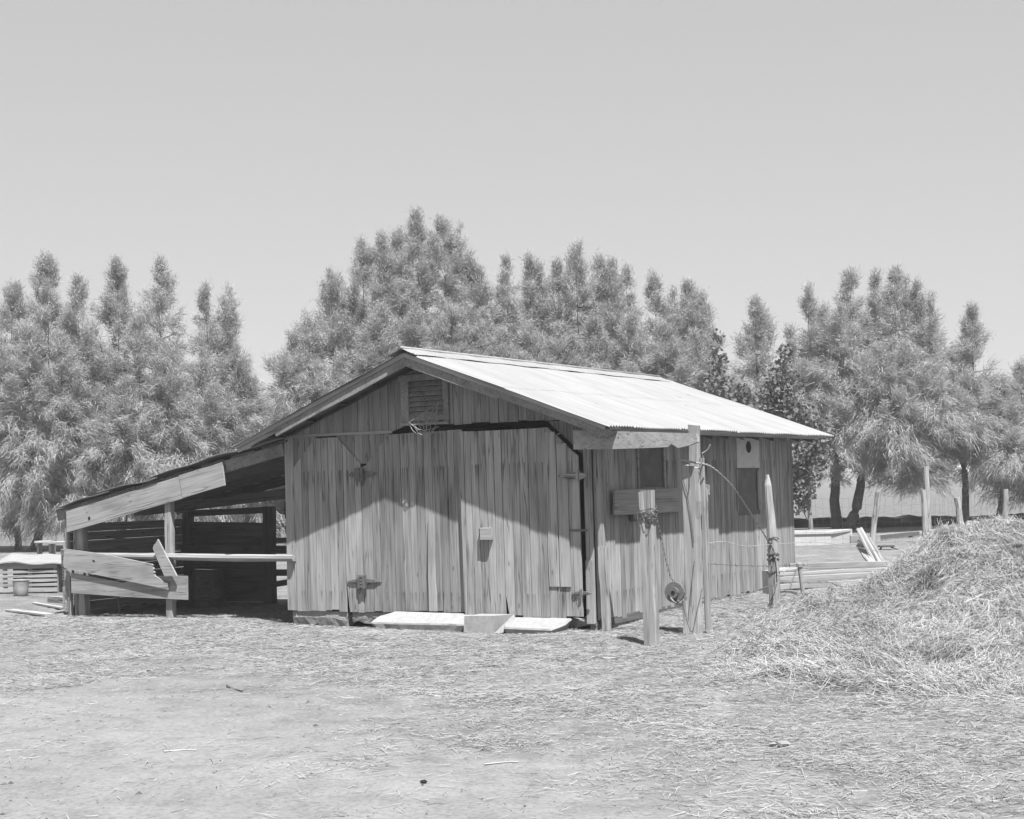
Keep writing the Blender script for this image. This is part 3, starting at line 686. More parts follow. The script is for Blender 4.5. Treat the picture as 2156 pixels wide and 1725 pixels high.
# front rail and boards
roundpost('front_rail', [l(8.3, -.06, .885), l(7.4, -.07, .875), l(6.5, -.075, .865), l(5.4, -.07, .85), l(4.41, -.06, .84)], [.042, .045, .047, .052, .05], M['pale'], 9, .12, parent=shed)
def cutboard(name, poly, v, t, m):
    f = [l(a, v - t, b) for a, b in poly]; k = [l(a, v, b) for a, b in poly]
    return obj(name, *prism(f, k), m, shed)
M['palex'] = M['pale']
cutboard('broken_board', [(8.655, .765), (8.55, .69), (7.7, .575), (6.66, .425), (6.60, .41), (6.595, .50), (6.83, .60), (6.85, .63), (6.835, .65), (6.86, .67), (6.845, .70), (6.87, .72), (6.86, .75), (6.89, .765), (7.8, .905), (8.61, .985)], -.118, .026, M['pale'])
cutboard('front_board', [(8.53, .345), (7.4, .30), (6.27, .275), (6.265, .42), (6.262, .60), (6.86, .60), (7.5, .50), (8.53, .64)], -.088, .022, M['pale'])
tag(cutboard('broken_board', [(6.625, .60), (6.83, .985), (6.80, 1.04), (6.775, 1.05), (6.73, 1.11), (6.395, .605)], -.150, .022, M['pale']), 'splintered upright board end')
obj('knot', *sweep([l(8.02, -.1435, .81), l(8.02, -.1455, .81)], [.030, .027], 9, .55, .08, .4), M['black'], shed)
# things under and beside it
def torus(c, ax1, ax2, R_, r, n=22, k=7):
    pts = [c + ax1 * (R_ * math.cos(2 * math.pi * i / n)) + ax2 * (R_ * math.sin(2 * math.pi * i / n)) for i in range(n + 1)]
    return sweep(pts, [r] * (n + 1), k)
for q, (vv, ww, lab) in enumerate(((.17, 1.46, 'dark rubber ring hung highest on the barn end wall inside the lean-to'), (.20, 1.21, 'dark rubber ring hung lower on the barn end wall inside the lean-to'))):
    c = B(4.60, vv, ww)
    tag(obj('rubber_ring', *torus(c, V, W, .165, .018 + .006 * q), M['rubber'], None, c, True), lab, 'ring', 'rubber rings hung on the barn end wall')
bc = B(7.75, 1.9, -.02)
pts = [bc + W * h for h in (0, .01, .12, .14, .3, .32, .46, .56, .57)]
bar = obj('barrel', *sweep(pts, [.20, .24, .27, .285, .285, .275, .25, .24, .18], 16), M['dark'], None, bc)
tag(bar, 'dark round wooden barrel standing in the shade of the lean-to', 'barrel')
tag(plank('loose_stick', B(8.33, .62, .0), B(8.52, .75, .42), (1, 0, 0), .035, .03, M['post'], None, 4, .004), 'thin pale stick leaning just inside the lean-to corner post', 'stick')

# ================================================================== POSTS AND WIRE RIGHT OF THE DOORS
cp = tag(plank('corner_post', B(-.135, -.02, -.06), B(-.115, -.02, .955), U, .10, .07, M['post'], None, 7, .008, .95), 'post of two lengths standing against the front right corner of the barn', 'post')
def child_plank(parent, name, A, Bq, wdir, *a, **k):
    inv = parent.matrix_basis.inverted(); o = plank(name, inv @ Vector(A), inv @ Vector(Bq), inv.to_3x3() @ Vector(wdir), *a, **k); o.parent = parent; return o
child_plank(cp, 'upper_post', B(-.10, -.01, .93), B(-.112, -.01, 2.27), U, .085, .04, M['post'], seg=5, jit=.003)
fp = tag(plank('free_post', B(-1.245, -1.1, -.08), B(-1.235, -1.1, 1.595), U, .125, .10, M['post'], None, 10, .008), 'free standing square post wrapped with wire near its top', 'post')
child_plank(fp, 'split_piece', B(-1.205, -1.155, -.06), B(-1.19, -1.15, 1.58), U, .055, .016, M['wallx'], seg=8, jit=.006)
wl = []
for k in range(9):
    w = 1.30 + .012 * k + random.uniform(-.02, .02); ln = []
    for i in range(13):
        an = 2 * math.pi * i / 12; rr = .092 + random.uniform(-.004, .012)
        ln.append(B(-1.24 + rr * max(-.85, min(.85, math.cos(an) * 1.2)), -1.1 + .078 * max(-.9, min(.9, math.sin(an) * 1.25)) * 1.0, w + random.uniform(-.025, .02)))
    wl.append(ln)
wl.append([B(-1.15, -1.18, 1.36), B(-1.165, -1.185, 1.26), B(-1.18, -1.175, 1.2), B(-1.17, -1.17, 1.1)])
wl.append([B(-1.2, -1.18, 1.36), B(-1.24, -1.185, 1.24), B(-1.28, -1.17, 1.22), B(-1.305, -1.16, 1.28)])
tag(wires('wire_wrap', wl, .0042, M['rwire'], None, B(-1.24, -1.1, 1.35)), 'rusty wire wound round the top of the free standing post', 'wire')
# the big gate post with its upper length, notched butt and side plank
bpst = tag(plank('gate_post', B(-1.265, -.10, -.10), B(-1.29, -.10, 1.84), U, .165, .13, M['post'], None, 10, .007, 1.0, (0, .012), (0, .02)), 'thick split gate post taller than the others with a plank across its head', 'post')
child_plank(bpst, 'upper_post', B(-1.295, .01, 1.3), B(-1.295, .01, 2.30), U, .115, .08, M['post'], seg=6, jit=.006, ragged=(0, .015))
child_plank(bpst, 'side_batten', B(-1.372, .03, .0), B(-1.375, .02, 1.93), U, .045, .04, M['post'], seg=6, jit=.004)
child_plank(bpst, 'side_plank', B(-1.35, .10, .02), B(-1.35, .10, 1.60), U, .07, .025, M['pale'], seg=6, jit=.004)
child_plank(bpst, 'cross_cleat', B(-1.26, .128, 1.58), B(-1.40, .128, 1.575), W, .11, .03, M['post'], seg=2, jit=.003)
child_plank(bpst, 'post_butt', B(-1.205, -.175, -.08), B(-1.195, -.17, .36), U, .085, .035, M['post'], seg=5, jit=.012, taper=.5)
v_ = [B(-1.345, .055, .95), B(-1.34, .055, 1.42), B(-1.355, .055, 1.47), B(-1.39, .055, 1.58), B(-1.40, .055, 1.45), B(-1.375, .055, 1.2)]
f_ = prism(v_, [p + V * .04 for p in v_])
inv = bpst.matrix_basis.inverted(); obj('split_piece', [inv @ Vector(p) for p in f_[0]], f_[1], M['pale'], bpst)
# head plank from the barn corner to the gate post
hp = [(.085, 2.30), (-.30, 2.275), (-1.44, 2.195), (-1.455, 2.10), (-1.36, 2.07), (-1.22, 2.045), (-1.17, 2.075), (-1.14, 2.095), (-1.10, 2.06), (-.8, 2.06), (-.4, 2.065), (.09, 2.08)]
tag(obj('head_plank', *prism([B(a, -.27, b) for a, b in hp], [B(a, -.205, b) for a, b in hp]), M['pale'], None, B(-.7, -.24, 2.17)), 'heavy plank with a gnawed lower edge bridging barn corner and gate post', 'plank')
# chain with pulley wheel
def chain(pts, link_len=.028, r=.0042):
    out = []; P = [Vector(p) for p in pts]; d = 0
    segs = [(P[i], P[i + 1]) for i in range(len(P) - 1)]; k = 0
    for a, b in segs:
        L_ = (b - a).length; n = max(1, int(L_ / link_len))
        for i in range(n):
            c = a.lerp(b, (i + .5) / n); x = (b - a).normalized(); y = x.cross(Vector((0, 1, 0) if k % 2 else (1, 0, .2))).normalized(); k += 1
            q = [c + x * (.019 * math.cos(t)) + y * (.010 * math.sin(t)) for t in [2 * math.pi * j / 6 for j in range(7)]]
            out.append(sweep(q, [r] * 7, 4))
    return join(out)
tag(obj('chain', *chain([B(-.92, -.25, 1.30), B(-.94, -.2, 1.11), B(-.98, -.18, .85), B(-1.03, -.16, .62), B(-1.09, -.15, .53)]), M['hinge'], None, B(-1.0, -.2, .9)), 'long link chain sloping down beside the gate post', 'chain')
wc = B(-1.11, -.235, .46)
ringn = lambda rad, y, n=18: [wc + U * (rad * math.cos(2 * math.pi * k / n)) + W * (rad * math.sin(2 * math.pi * k / n)) - V * y for k in range(n)]
whl = obj('pulley_wheel', *join([prism(ringn(.115, .02), ringn(.115, -.01)), prism(ringn(.06, .045), ringn(.06, .02)), prism(ringn(.11, -.02), ringn(.11, -.035))]), M['hinge'], None, wc)
obj('wheel_hole', *(lambda pf_: ([p - wc for p in pf_[0]], pf_[1]))(prism(ringn(.022, .05, 8), ringn(.022, .044, 8))), M['black'], whl)
obj('wheel_hook', *(lambda pf_: ([p - wc for p in pf_[0]], pf_[1]))(sweep([wc + U * .03 - W * .06 - V * .05, wc - U * .01 - W * .10 - V * .06, wc - U * .04 - W * .12 - V * .05, wc - U * .07 - W * .09 - V * .05], [.014] * 4, 6)), M['hinge'], whl)
tag(whl, 'iron pulley wheel hanging from the chain low on the gate post', 'wheel')
# leaning weathered stake further right
st = [B(-1.40, 2.0, -.1), B(-1.395, 2.0, .45), B(-1.385, 2.0, .95), B(-1.375, 2.0, 1.18), B(-1.36, 2.0, 1.42), B(-1.355, 2.0, 1.60), B(-1.35, 2.0, 1.73)]
rp_ = tag(roundpost('fence_post', st, [.072, .070, .066, .060, .052, .045, .020], M['post'], 9, .10), 'weathered split fence post with a pointed top before the far end of the barn side', 'post')
rpt = []
for w in (.70, .76, .955, .54):
    rpt.append([B(-1.39 + .072 * math.cos(a), 2.0 + .075 * math.sin(a), w + .015 * math.sin(a * 2)) for a in [2 * math.pi * k / 12 for k in range(13)]])
rpt.append([B(-1.35, 1.92, .80), B(-1.40, 1.915, .90), B(-1.43, 1.92, .96)]); rpt.append([B(-1.43, 1.91, .30), B(-1.33, 1.92, .12)])
wwr = wires('wire_wrap', [rpt[0], rpt[1], rpt[4]], .006, M['rwire'], None, B(-1.39, 2.0, .8))
for q in rpt[2:4] + rpt[5:]: wires('wire_loop', [[p - B(-1.39, 2.0, .8) for p in q]], .006, M['rwire'], wwr)
tag(wwr, 'rusty wire loops round the pointed fence post', 'wire')
# twisted cable and barbed strands
def curve(pts, n=5):
    P = [Vector(p) for p in pts]; P = [P[0]] + P + [P[-1]]; out = []
    for i in range(1, len(P) - 2):
        for k in range(n):
            t = k / n; a, b, c, d = P[i - 1], P[i], P[i + 1], P[i + 2]
            out.append(0.5 * ((2 * b) + (c - a) * t + (2 * a - 5 * b + 4 * c - d) * t * t + (3 * b - a - 3 * c + d) * t ** 3))
    out.append(P[-2]); return out
cab = curve([B(-1.20, -.21, 1.92), B(-1.36, -.17, 1.88), B(-1.40, .2, 1.83), B(-1.40, .75, 1.62), B(-1.40, 1.2, 1.35), B(-1.42, 1.65, 1.02), B(-1.44, 1.92, .78), B(-1.47, 1.94, .5)], 6)
tw = []
for s in (0, math.pi):
    tw.append([p + V * .006 * math.cos(i * 1.4 + s) + W * .006 * math.sin(i * 1.4 + s) for i, p in enumerate(curve(cab, 2))])
tw.append([B(-1.40, -.1, 1.86), B(-1.44, -.1, 1.90), B(-1.44, -.12, 1.98), B(-1.50, -.1, 2.02), B(-1.53, -.1, 2.07)])
tag(wires('twisted_cable', tw, .0075, M['wire'], None, B(-1.4, 1, 1.4)), 'thick twisted pale wire slung from the gate post to the pointed fence post', 'wire')
def barbed(pts, r=.0035):
    c = curve(pts, 6); ls = [c]
    for p in c[2::3]:
        ls.append([p + Vector((-.012, 0, .016)), p + Vector((.012, 0, -.016))])
    return ls
bl = barbed([B(-1.37, .02, .98), B(-1.40, .5, .98), B(-1.40, 1.1, .90), B(-1.40, 1.95, .88), at(1720, 1142, 23), at(1800, 1152, 26), at(1845, 1160, 27.2)], .004)
tag(wires('barbed_wire', bl, .004, M['wire'], None, B(-1.4, 1, .9)), 'upper strand of barbed wire running right from the gate post', 'wire', 'strands of barbed wire')
bl = barbed([B(-1.38, .02, .76), B(-1.40, 1.0, .68), B(-1.40, 1.93, .62), at(1700, 1190, 20.5)])
tag(wires('barbed_wire', bl, .004, M['rwire'], None, B(-1.4, 1, .7)), 'middle strand of barbed wire between gate post and pointed post', 'wire', 'strands of barbed wire')
bl = barbed([B(-1.20, -.20, .40), B(-1.42, .3, .36), B(-1.42, 1.0, .34), B(-1.45, 1.92, .40), at(1712, 1227, 20), at(1745, 1226, 20.4), at(1770, 1238, 20.5)])
tag(wires('barbed_wire', bl, .004, M['rwire'], None, B(-1.4, 1, .35)), 'lowest strand of barbed wire crossing before the barn side', 'wire', 'strands of barbed wire')
lw_ = [curve([B(-1.22, -.178, 1.72), B(-1.27, -.178, 1.55), B(-1.30, -.178, 1.62), B(-1.31, -.178, 1.9)], 5), curve([B(-1.27, -.178, 1.55), B(-1.30, -.176, 1.3), B(-1.33, -.175, 1.0)], 5),
       curve([B(-1.19, -.24, .42), B(-1.24, -.25, .2), B(-1.31, -.26, .03), B(-1.36, -.22, .25), B(-1.38, -.1, .5)], 6), curve([B(-1.33, -.178, .80), B(-1.30, -.178, .6), B(-1.29, -.22, .3)], 5)]
tag(wires('loose_wire', lw_, .0045, M['rwire'], None, B(-1.3, -.2, .8)), 'loose thin wires trailing down the face of the gate post', 'wire')
tag(plank('board_stub', B(-.365, 4.3, -.02), B(-.365, 4.3, .41), U, .085, .03, M['dark'], None, 3, .003), 'short dark upright board standing behind the pointed fence post', 'board')
p0 = at(1655, 1255, 20.6); hp_ = [p0 + Vector((.16 * math.cos(a), .05 * math.sin(a), .06 * math.sin(a))) for a in [2 * math.pi * k / 12 for k in range(13)]]
tag(obj('iron_hoop', *sweep(hp_, [.014] * 13, 5), M['iron'], None, p0), 'dark iron hoop lying by the low board pen', 'hoop')

# ================================================================== HAY HEAP AND STRAW
hx = np.arange(0.8, 9.8, .06); hy = np.arange(10.2, 20.2, .06); X, Y = np.meshgrid(hx, hy)
Hh = hay(X, Y); Z = ground(X, Y) + Hh + np.where(Hh > 0.01, .05 * fbm(X * 6, Y * 6, 77, 2) * np.clip(Hh * 5, 0, 1), -.06) - .05
n1, n2 = len(hx), len(hy); idx = np.arange(n1 * n2).reshape(n2, n1)
Q = np.stack([idx[:-1, :-1], idx[:-1, 1:], idx[1:, 1:], idx[1:, :-1]], -1).reshape(-1, 4)
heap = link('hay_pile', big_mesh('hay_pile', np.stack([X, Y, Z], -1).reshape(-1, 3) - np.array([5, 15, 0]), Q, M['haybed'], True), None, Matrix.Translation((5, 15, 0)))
tag(heap, 'large loose heap of pale hay spilling across the yard at the right', 'hay pile')
def strands(P, D, Lg, wd_, curl, nseg=3, up=None):
    """Thin ribbons: start P, direction D, length Lg, width wd_; bent by the vectors curl. Returns verts, tris."""
    n = len(P); side_ = np.cross(D, rng.normal(size=(n, 3)) if up is None else up); side_ /= np.linalg.norm(side_, axis=1)[:, None] + 1e-9
    side_ *= (wd_ / 2)[:, None]; vs = []
    for k in range(nseg + 1):
        t = k / nseg; p = P + D * (Lg * t)[:, None] + curl * (t * t)
        s = side_ * (1.0 if k < nseg else .35)
        vs += [p - s, p + s]
    Vv = np.stack(vs, 1); m_ = 2 * (nseg + 1); base = (np.arange(n) * m_)[:, None, None]
    tri = []
    for k in range(nseg): a = 2 * k; tri += [(a, a + 1, a + 3), (a, a + 3, a + 2)]
    return Vv.reshape(-1, 3), (base + np.array(tri)[None]).reshape(-1, 3)
def hay_strands(n, xr, yr, big, seg_):
    x = rng.uniform(*xr, n * 3); y = rng.uniform(*yr, n * 3); h = hay(x, y); k = (h > .012) & (rng.random(n * 3) < np.clip(h * 7, .5, 1)); x, y, h = x[k][:n], y[k][:n], h[k][:n]
    for hxx, hyy, dp, rx in HOL:
        q = np.hypot((x - hxx) / rx, (y - hyy) / (rx * .8)); k = (q > .85) | (rng.random(len(x)) < .10); x, y, h = x[k], y[k], h[k]
    n = len(x); lo = np.clip(1 - h / .14, 0, 1); x = x + rng.normal(size=n) * .50 * lo; y = y + rng.normal(size=n) * .42 * lo; h = np.maximum(hay(x, y), 0)
    e = .05; gxn = (hay(x + e, y) - hay(x - e, y)) / (2 * e); gyn = (hay(x, y + e) - hay(x, y - e)) / (2 * e)
    dirn = 2.2 * noise(x * .7, y * .7, 91) * math.pi + rng.normal(size=n) * .95 + .35
    dx, dy = np.cos(dirn), np.sin(dirn); dz = gxn * dx + gyn * dy + rng.normal(size=n) * .42 + .12
    D = np.stack([dx, dy, dz], 1); D /= np.linalg.norm(D, axis=1)[:, None]
    Lg = rng.uniform(.07, .26, n) * big
    P = np.stack([x, y, ground(x, y) + h + rng.uniform(-.03, .035, n)], 1) - D * (Lg * .5)[:, None]
    cu = np.stack([rng.normal(size=n) * .05, rng.normal(size=n) * .05, -rng.uniform(.0, .09, n)], 1) * big
    return strands(P, D, Lg, rng.uniform(.0024, .0050, n), cu, seg_)
a = hay_strands(150000, (1.0, 8.2), (10.4, 18.4), .85, 1); b = hay_strands(44000, (1.2, 8.2), (10.6, 18.2), 1.6, 2)
Vv = np.concatenate([a[0], b[0]]) - np.array([5, 15, 0]); T = np.concatenate([a[1], b[1] + len(a[0])])
o = link('loose_hay', big_mesh('loose_hay', Vv, T, M['hay']), heap); tag(o, kind='stuff')
# straw litter over the yard
n = 330000
x = rng.uniform(-7.5, 6.5, n); y = 6.8 + 15.5 * rng.random(n) ** 1.0
cov = np.clip(.45 * x + .42 * y - 3.5 + 2.2 * fbm(x * .7, y * .7, 15, 4), .05, .92)
u, v = barn_uv(x, y)
clean = np.exp(-(((v + .8) / .42) ** 2 + ((u - 1.9) / 1.25) ** 2))
keep = (rng.random(n) < cov * (1 - .93 * clean)) & ~((u > -.02) & (u < 4.55) & (v > -.02)) & (np.abs(x) < y * .37 + .3)
keep &= ~((noise(x * 1.1, y * 1.1, 8) > .22) & (rng.random(n) < .6))
x, y, u, v = x[keep], y[keep], u[keep], v[keep]; n = len(x)
dirn = rng.uniform(0, math.pi * 2, n); D = np.stack([np.cos(dirn), np.sin(dirn), rng.normal(size=n) * .10], 1); D /= np.linalg.norm(D, axis=1)[:, None]
Lg = rng.uniform(.02, .11, n) * np.where(rng.random(n) < .13, 2.2, 1.0)
P = np.stack([x, y, ground(x, y) + rng.uniform(.002, .016, n)], 1) - D * (Lg * .5)[:, None]
Vv, T = strands(P, D, Lg, rng.uniform(.0028, .0065, n), rng.normal(size=(n, 3)) * np.array([.012, .012, .004]), 1, np.array([0, 0, 1.0]) + rng.normal(size=(n, 3)) * .45)
tag(link('straw_litter', big_mesh('straw_litter', Vv, T, M['straw'])), kind='stuff')
# dung crumbs, twigs and clods
n = 3600
x = rng.uniform(-7, 6, n); y = rng.uniform(6.8, 20, n); k = (np.abs(x) < y * .37) & (fbm(x * .9, y * .9, 55, 3) > -.05); x, y = x[k], y[k]; u, v = barn_uv(x, y); k = ~((u > -.1) & (u < 4.6) & (v > -1)); x, y = x[k], y[k]; n = len(x)
o8 = np.array([(1, 0, 0), (.3, .95, .1), (-.8, .6, 0), (-.8, -.6, .1), (.3, -.95, 0), (0, 0, .75)]); t8 = np.array([(0, 1, 5), (1, 2, 5), (2, 3, 5), (3, 4, 5), (4, 0, 5)])
s = (rng.uniform(.004, .011, n) * np.where(rng.random(n) < .04, 2.2, 1))[:, None, None]
Vv = np.stack([x, y, ground(x, y)], 1)[:, None] + (o8[None] * s) * rng.uniform(.6, 1.3, (n, 6, 1))
T = (np.arange(n) * 6)[:, None, None] + t8[None]
tag(link('dung_crumbs', big_mesh('dung_crumbs', Vv.reshape(-1, 3), T.reshape(-1, 3), M['clod'])), kind='stuff')
# single bits lying about
def gpt(px, py):
    d = at(px, py, 1.0) - Vector((0, 0, HC)); Yd = -HC / d.z; p = Vector((0, 0, HC)) + d * Yd
    for _ in range(3):
        Yd = (gz(p.x, p.y) - HC) / d.z; p = Vector((0, 0, HC)) + d * Yd
    return p
def lump(name, p, sx, sy, sz, m, lab, cat, group=None):
    vs, fs = [], []; n, k = 9, 4
    for i in range(k + 1):
        for j in range(n):
            a, b = math.pi * i / k, 2 * math.pi * j / n; r_ = 1 + random.uniform(-.45, .35)
            vs.append((p.x + sx * r_ * math.sin(a) * math.cos(b), p.y + sy * r_ * math.sin(a) * math.sin(b), p.z + sz * .5 + sz * r_ * math.cos(a) * .6))
    for i in range(k):
        for j in range(n): fs.append((i * n + j, i * n + (j + 1) % n, (i + 1) * n + (j + 1) % n, (i + 1) * n + j))
    return tag(obj(name, vs, fs, m, None, p), lab, cat, group)
lump('pale_scrap', gpt(1641, 1572), .06, .035, .04, M['bone'], 'pale crumpled scrap lying alone in the right foreground', 'scrap')
lump('pale_scrap', gpt(1281, 1388), .07, .03, .02, M['bone'], 'flat white scrap on the ground before the free standing post', 'scrap')
lump('dark_scrap', gpt(1564, 1322), .055, .03, .03, M['black'], 'black scrap on the straw left of the hay heap', 'scrap')
lump('dark_clod', gpt(893, 1649), .022, .018, .016, M['black'], 'small black clod near the bottom edge of the yard', 'clod')
lump('dark_clod', gpt(313, 1415), .022, .02, .016, M['iron'], 'dark clod on the straw before the lean-to', 'clod')
def stick(px0, py0, px1, py1, r, m, lab, group=None):
    a, b = gpt(px0, py0), gpt(px1, py1); mid = (a + b) / 2 + Vector((random.uniform(-.02, .02), random.uniform(-.02, .02), .012))
    return tag(roundpost('stick', [a + Vector((0, 0, r)), mid, b + Vector((0, 0, r * 1.3))], [r, r * .9, r * .5], m, 6, .15), lab, 'stick', group)
stick(345, 1585, 412, 1582, .007, M['post'], 'short pale stick on the bare ground in the left foreground')
stick(478, 1447, 512, 1459, .012, M['dark'], 'dark twig on the bare ground below the lean-to post')
stick(1020, 1612, 1092, 1607, .007, M['post'], 'pale straight stick low in the middle of the yard')
stick(95, 1452, 175, 1445, .006, M['dark'], 'thin dark twig at the far left of the bare ground')

# ================================================================== LEFT BACKGROUND: crate, bucket, board stack
# slatted crate with a bright tin lid
cA, cB_ = at(2, 1231, 26.6), at(117, 1233, 26.4)
gx0, gx1 = cA.x, cB_.x; cy = 26.5; cz = gz(-8.6, 26.5)
crate = empty('slatted_crate', (gx1, cy, cz)); tag(crate, 'low slatted wooden crate under a bent bright tin sheet at the left edge', 'crate')
Lc = lambda x_, y_, z_: Vector((x_ - gx1, y_ - cy, z_))
hts = [(.02, .075), (.125, .048), (.203, .048), (.281, .048), (.359, .05), (.44, .11)]
for z0, hh in hts:
    plank('slat', Lc(gx0, cy, z0 + hh / 2), Lc(gx1, cy, z0 + hh / 2), (0, 0, 1), hh, .02, M['pale'], crate, 4, .004)
for x_ in (gx0 + .1, gx0 + .55, gx1 - .03):
    plank('crate_post', Lc(x_, cy + .04, -.04), Lc(x_, cy + .04, .5), (1, 0, 0), .07, .05, M['post'], crate, 2, .003)
obj('crate_back', *box((gx0 - gx1, .75, -.02), (0, .78, .52)), M['dark'], crate)
obj('crate_end', *box((-.02, .03, -.02), (0.0, .75, .5)), M['dark'], crate)
n = 20; vs, fs = [], []
for i in range(4):
    for j in range(n + 1):
        x_ = gx0 - .05 + (gx1 + .22 - gx0) * j / n; vs.append(Lc(x_, cy - .06 + .3 * i, .545 + .035 * i + .016 * math.sin(x_ * 9 + i) + .02 * math.sin(x_ * 3.3)))
for i in range(3):
    for j in range(n): a_ = i * (n + 1) + j; fs.append((a_, a_ + 1, a_ + n + 2, a_ + n + 1))
m0 = len(vs); vs += [Vector(v) - Vector((0, 0, .02)) for v in vs]; fs += [tuple(m0 + q for q in reversed(f)) for f in list(fs)] + [(j, m0 + j, m0 + j + 1, j + 1) for j in range(n)]
obj('tin_sheet', vs, fs, M['tin'], crate)
p = at(44, 1240, 25.8); p.z = gz(p.x, p.y)
bk_ = obj('bucket', *sweep([p + Vector((0, 0, h)) for h in (0, .02, .13, .26, .275)], [.105, .118, .128, .136, .142], 18), M['enamel'], None, p, True)
tag(bk_, 'pale metal bucket standing before the slatted crate', 'bucket')
obj('bucket_rim', *sweep([(.139 * math.cos(t), .139 * math.sin(t), .275) for t in [2 * math.pi * k / 18 for k in range(19)]], [.009] * 19, 5), M['enamel'], bk_)
obj('bucket_mouth', *sweep([(0, 0, .272), (0, 0, .278)], [.13, .13], 16), M['dark'], bk_)
# upright stack of short boards left of the corner posts
stk = empty('board_stack', B(9.85, .95, 0)); stk.matrix_basis = Matrix.Translation(B(9.85, .95, 0))
tag(stk, 'narrow upright panel of short boards against the left end of the lean-to', 'panel')
o0 = B(9.85, .95, 0)
for k, (w0, hh, ml) in enumerate(((.0, .10, 'wallx'), (.105, .09, 'wallx'), (.20, .24, 'wallx'), (.445, .20, 'pale'), (.65, .19, 'pale'), (.845, .09, 'wallx'))):
    lean = .05 * (1 - w0)
    plank('board', B(9.95 + .06 * w0 - .0, 1.05, w0 + hh / 2) - o0, B(9.62 + .07 * w0, .85, w0 + hh / 2) - o0, W, hh - .006, .045, M[ml], stk, 2, .003)
plank('board', B(9.66, .80, .0) - o0, B(9.66, .80, .36) - o0, U, .10, .05, M['pale'], stk, 2, .004)
def gplank(name, p0, p1, w, t, m, lab, cat='board', group=None, lift=.0, wd=None):
    a, b = gpt(*p0), gpt(*p1); a.z += t / 2 + lift; b.z += t / 2 + lift
    d = (b - a); wd = wd or Vector((-d.y, d.x, 0))
    return tag(plank(name, a, b, wd, w, t, m, None, 4, .003), lab, cat, group)
gplank('loose_board', (72, 1272), (142, 1284), .07, .03, M['pale'], 'thin pale board lying on the ground at the foot of the board panel')
gplank('loose_board', (20, 1287), (105, 1297), .14, .03, M['post'], 'wider grey board lying flat at the lower left edge')
gplank('loose_board', (105, 1268), (142, 1271), .10, .10, M['post'], 'short thick board end lying behind the thin pale board', 'board')
for nm, X0, X1, yb, Yd, lab in (('low_bench', 86, 104, 1158, 40, 'low pale bench beyond the crate, left one of two'), ('low_bench', 111, 138, 1160, 37, 'low pale bench beyond the crate beside the lean-to corner')):
    a, b = at(X0, yb - 17, Yd), at(X1, yb - 17, Yd); zz = gz(a.x, a.y); base = Vector(((a.x + b.x) / 2, Yd, zz)); bn = empty(nm, base); tag(bn, lab, 'bench', 'low benches at the far left')
    hw = (b.x - a.x) / 2 + .1; hz = max(.2, a.z - zz)
    plank('bench_top', (-hw, 0, hz), (hw, 0, hz), (0, 1, 0), .5, .05, M['pale'], bn, 2, .003)
    for s in (-1, 1): plank('leg', (s * hw * .85, .1, -.03), (s * hw * .85, .1, hz - .03), (0, 1, 0), .3, .06, M['post'], bn, 1, .002)

# ================================================================== RIGHT BACKGROUND
# low pen of stacked boards
Yp = 21.2
pen = empty('board_pen', at(1700, 1262, Yp)); pz = gz(4.6, Yp); pen.location.z = pz; pb = pen.location.copy()
tag(pen, 'low pen wall of pale boards laid on edge behind the pointed fence post', 'pen')
def pw(px, z, dy=0.0): p = at(px, 1230, Yp); return Vector((p.x, Yp + dy, pz + z)) - pb
for k, (z0, hh) in enumerate(((-.04, .11), (.08, .09), (.178, .09), (.276, .05))):
    plank('board', pw(1632 + 3 * k, z0 + hh / 2, .02 * k), pw(1905, z0 + hh / 2 - .01, .02 * k + .9), (0, 0, 1), hh - .007, .04, M['pale'], pen, 5, .005)
plank('board', pw(1632, .33, .15), pw(1688, .335, .85), (0, 1, 0), .32, .035, M['pale'], pen, 3, .004)
plank('board', pw(1688, .36, .9), pw(1728, .36, .95), (0, 0, 1), .08, .04, M['pale'], pen, 3, .004)
plank('board', pw(1727, .355, .95), pw(1930, .34, 1.4), (0, 0, 1), .09, .05, M['pale'], pen, 3, .004)
pk = at(1692, 1256, 21.0); pk.z = gz(pk.x, pk.y)
stake = tag(roundpost('pipe_stake', [pk - Vector((0, 0, .05)), pk + Vector((-.03, 0, .24)), pk + Vector((-.055, -.01, .41))], [.032, .032, .03], M['post'], 9, .02), 'short capped pipe stake before the low board pen', 'stake')
iv = stake.matrix_basis.inverted(); c0 = pk + Vector((-.053, -.01, .39))
obj('cap', *sweep([iv @ c0, iv @ (c0 + Vector((-.004, 0, .05))), iv @ (c0 + Vector((-.005, 0, .062)))], [.045, .042, .02], 10), M['tin'], stake)
# concrete trough
ty = 37.5
t0, t1, t2 = at(1560, 1143, ty), at(1750, 1143, ty), at(1793, 1142, ty + 1.3)
tz = gz(t1.x, t1.y) - .02; th_ = at(1750, 1119, ty).z - tz
tr = empty('concrete_trough', (t1.x, t1.y, tz)); tag(tr, 'long white concrete water trough beyond the barn end', 'trough')
o0 = Vector((t1.x, t1.y, tz)); L0 = Vector((t0.x, t0.y, tz)) - o0; L2 = Vector((t2.x, t2.y, tz)) - o0; L3 = L0 + L2
def wallp(a, b, thick, hh, nm):
    d = (b - a).normalized(); nrm = Vector((-d.y, d.x, 0)) * thick
    return obj(nm, *prism([a, b, b + Vector((0, 0, hh)), a + Vector((0, 0, hh))], [a + nrm, b + nrm, b + nrm + Vector((0, 0, hh)), a + nrm + Vector((0, 0, hh))]), M['whitewash'], tr)
wallp(L0, Vector((0, 0, 0)), .10, th_ - .06, 'front_wall'); wallp(Vector((0.002, 0.002, 0)), L2, .10, th_ - .06, 'end_wall'); wallp(L2 + Vector((-.001, 0, 0)), L3, .10, th_ - .06, 'rear_wall')
up = Vector((0, 0, th_ - .058)); ex = .03
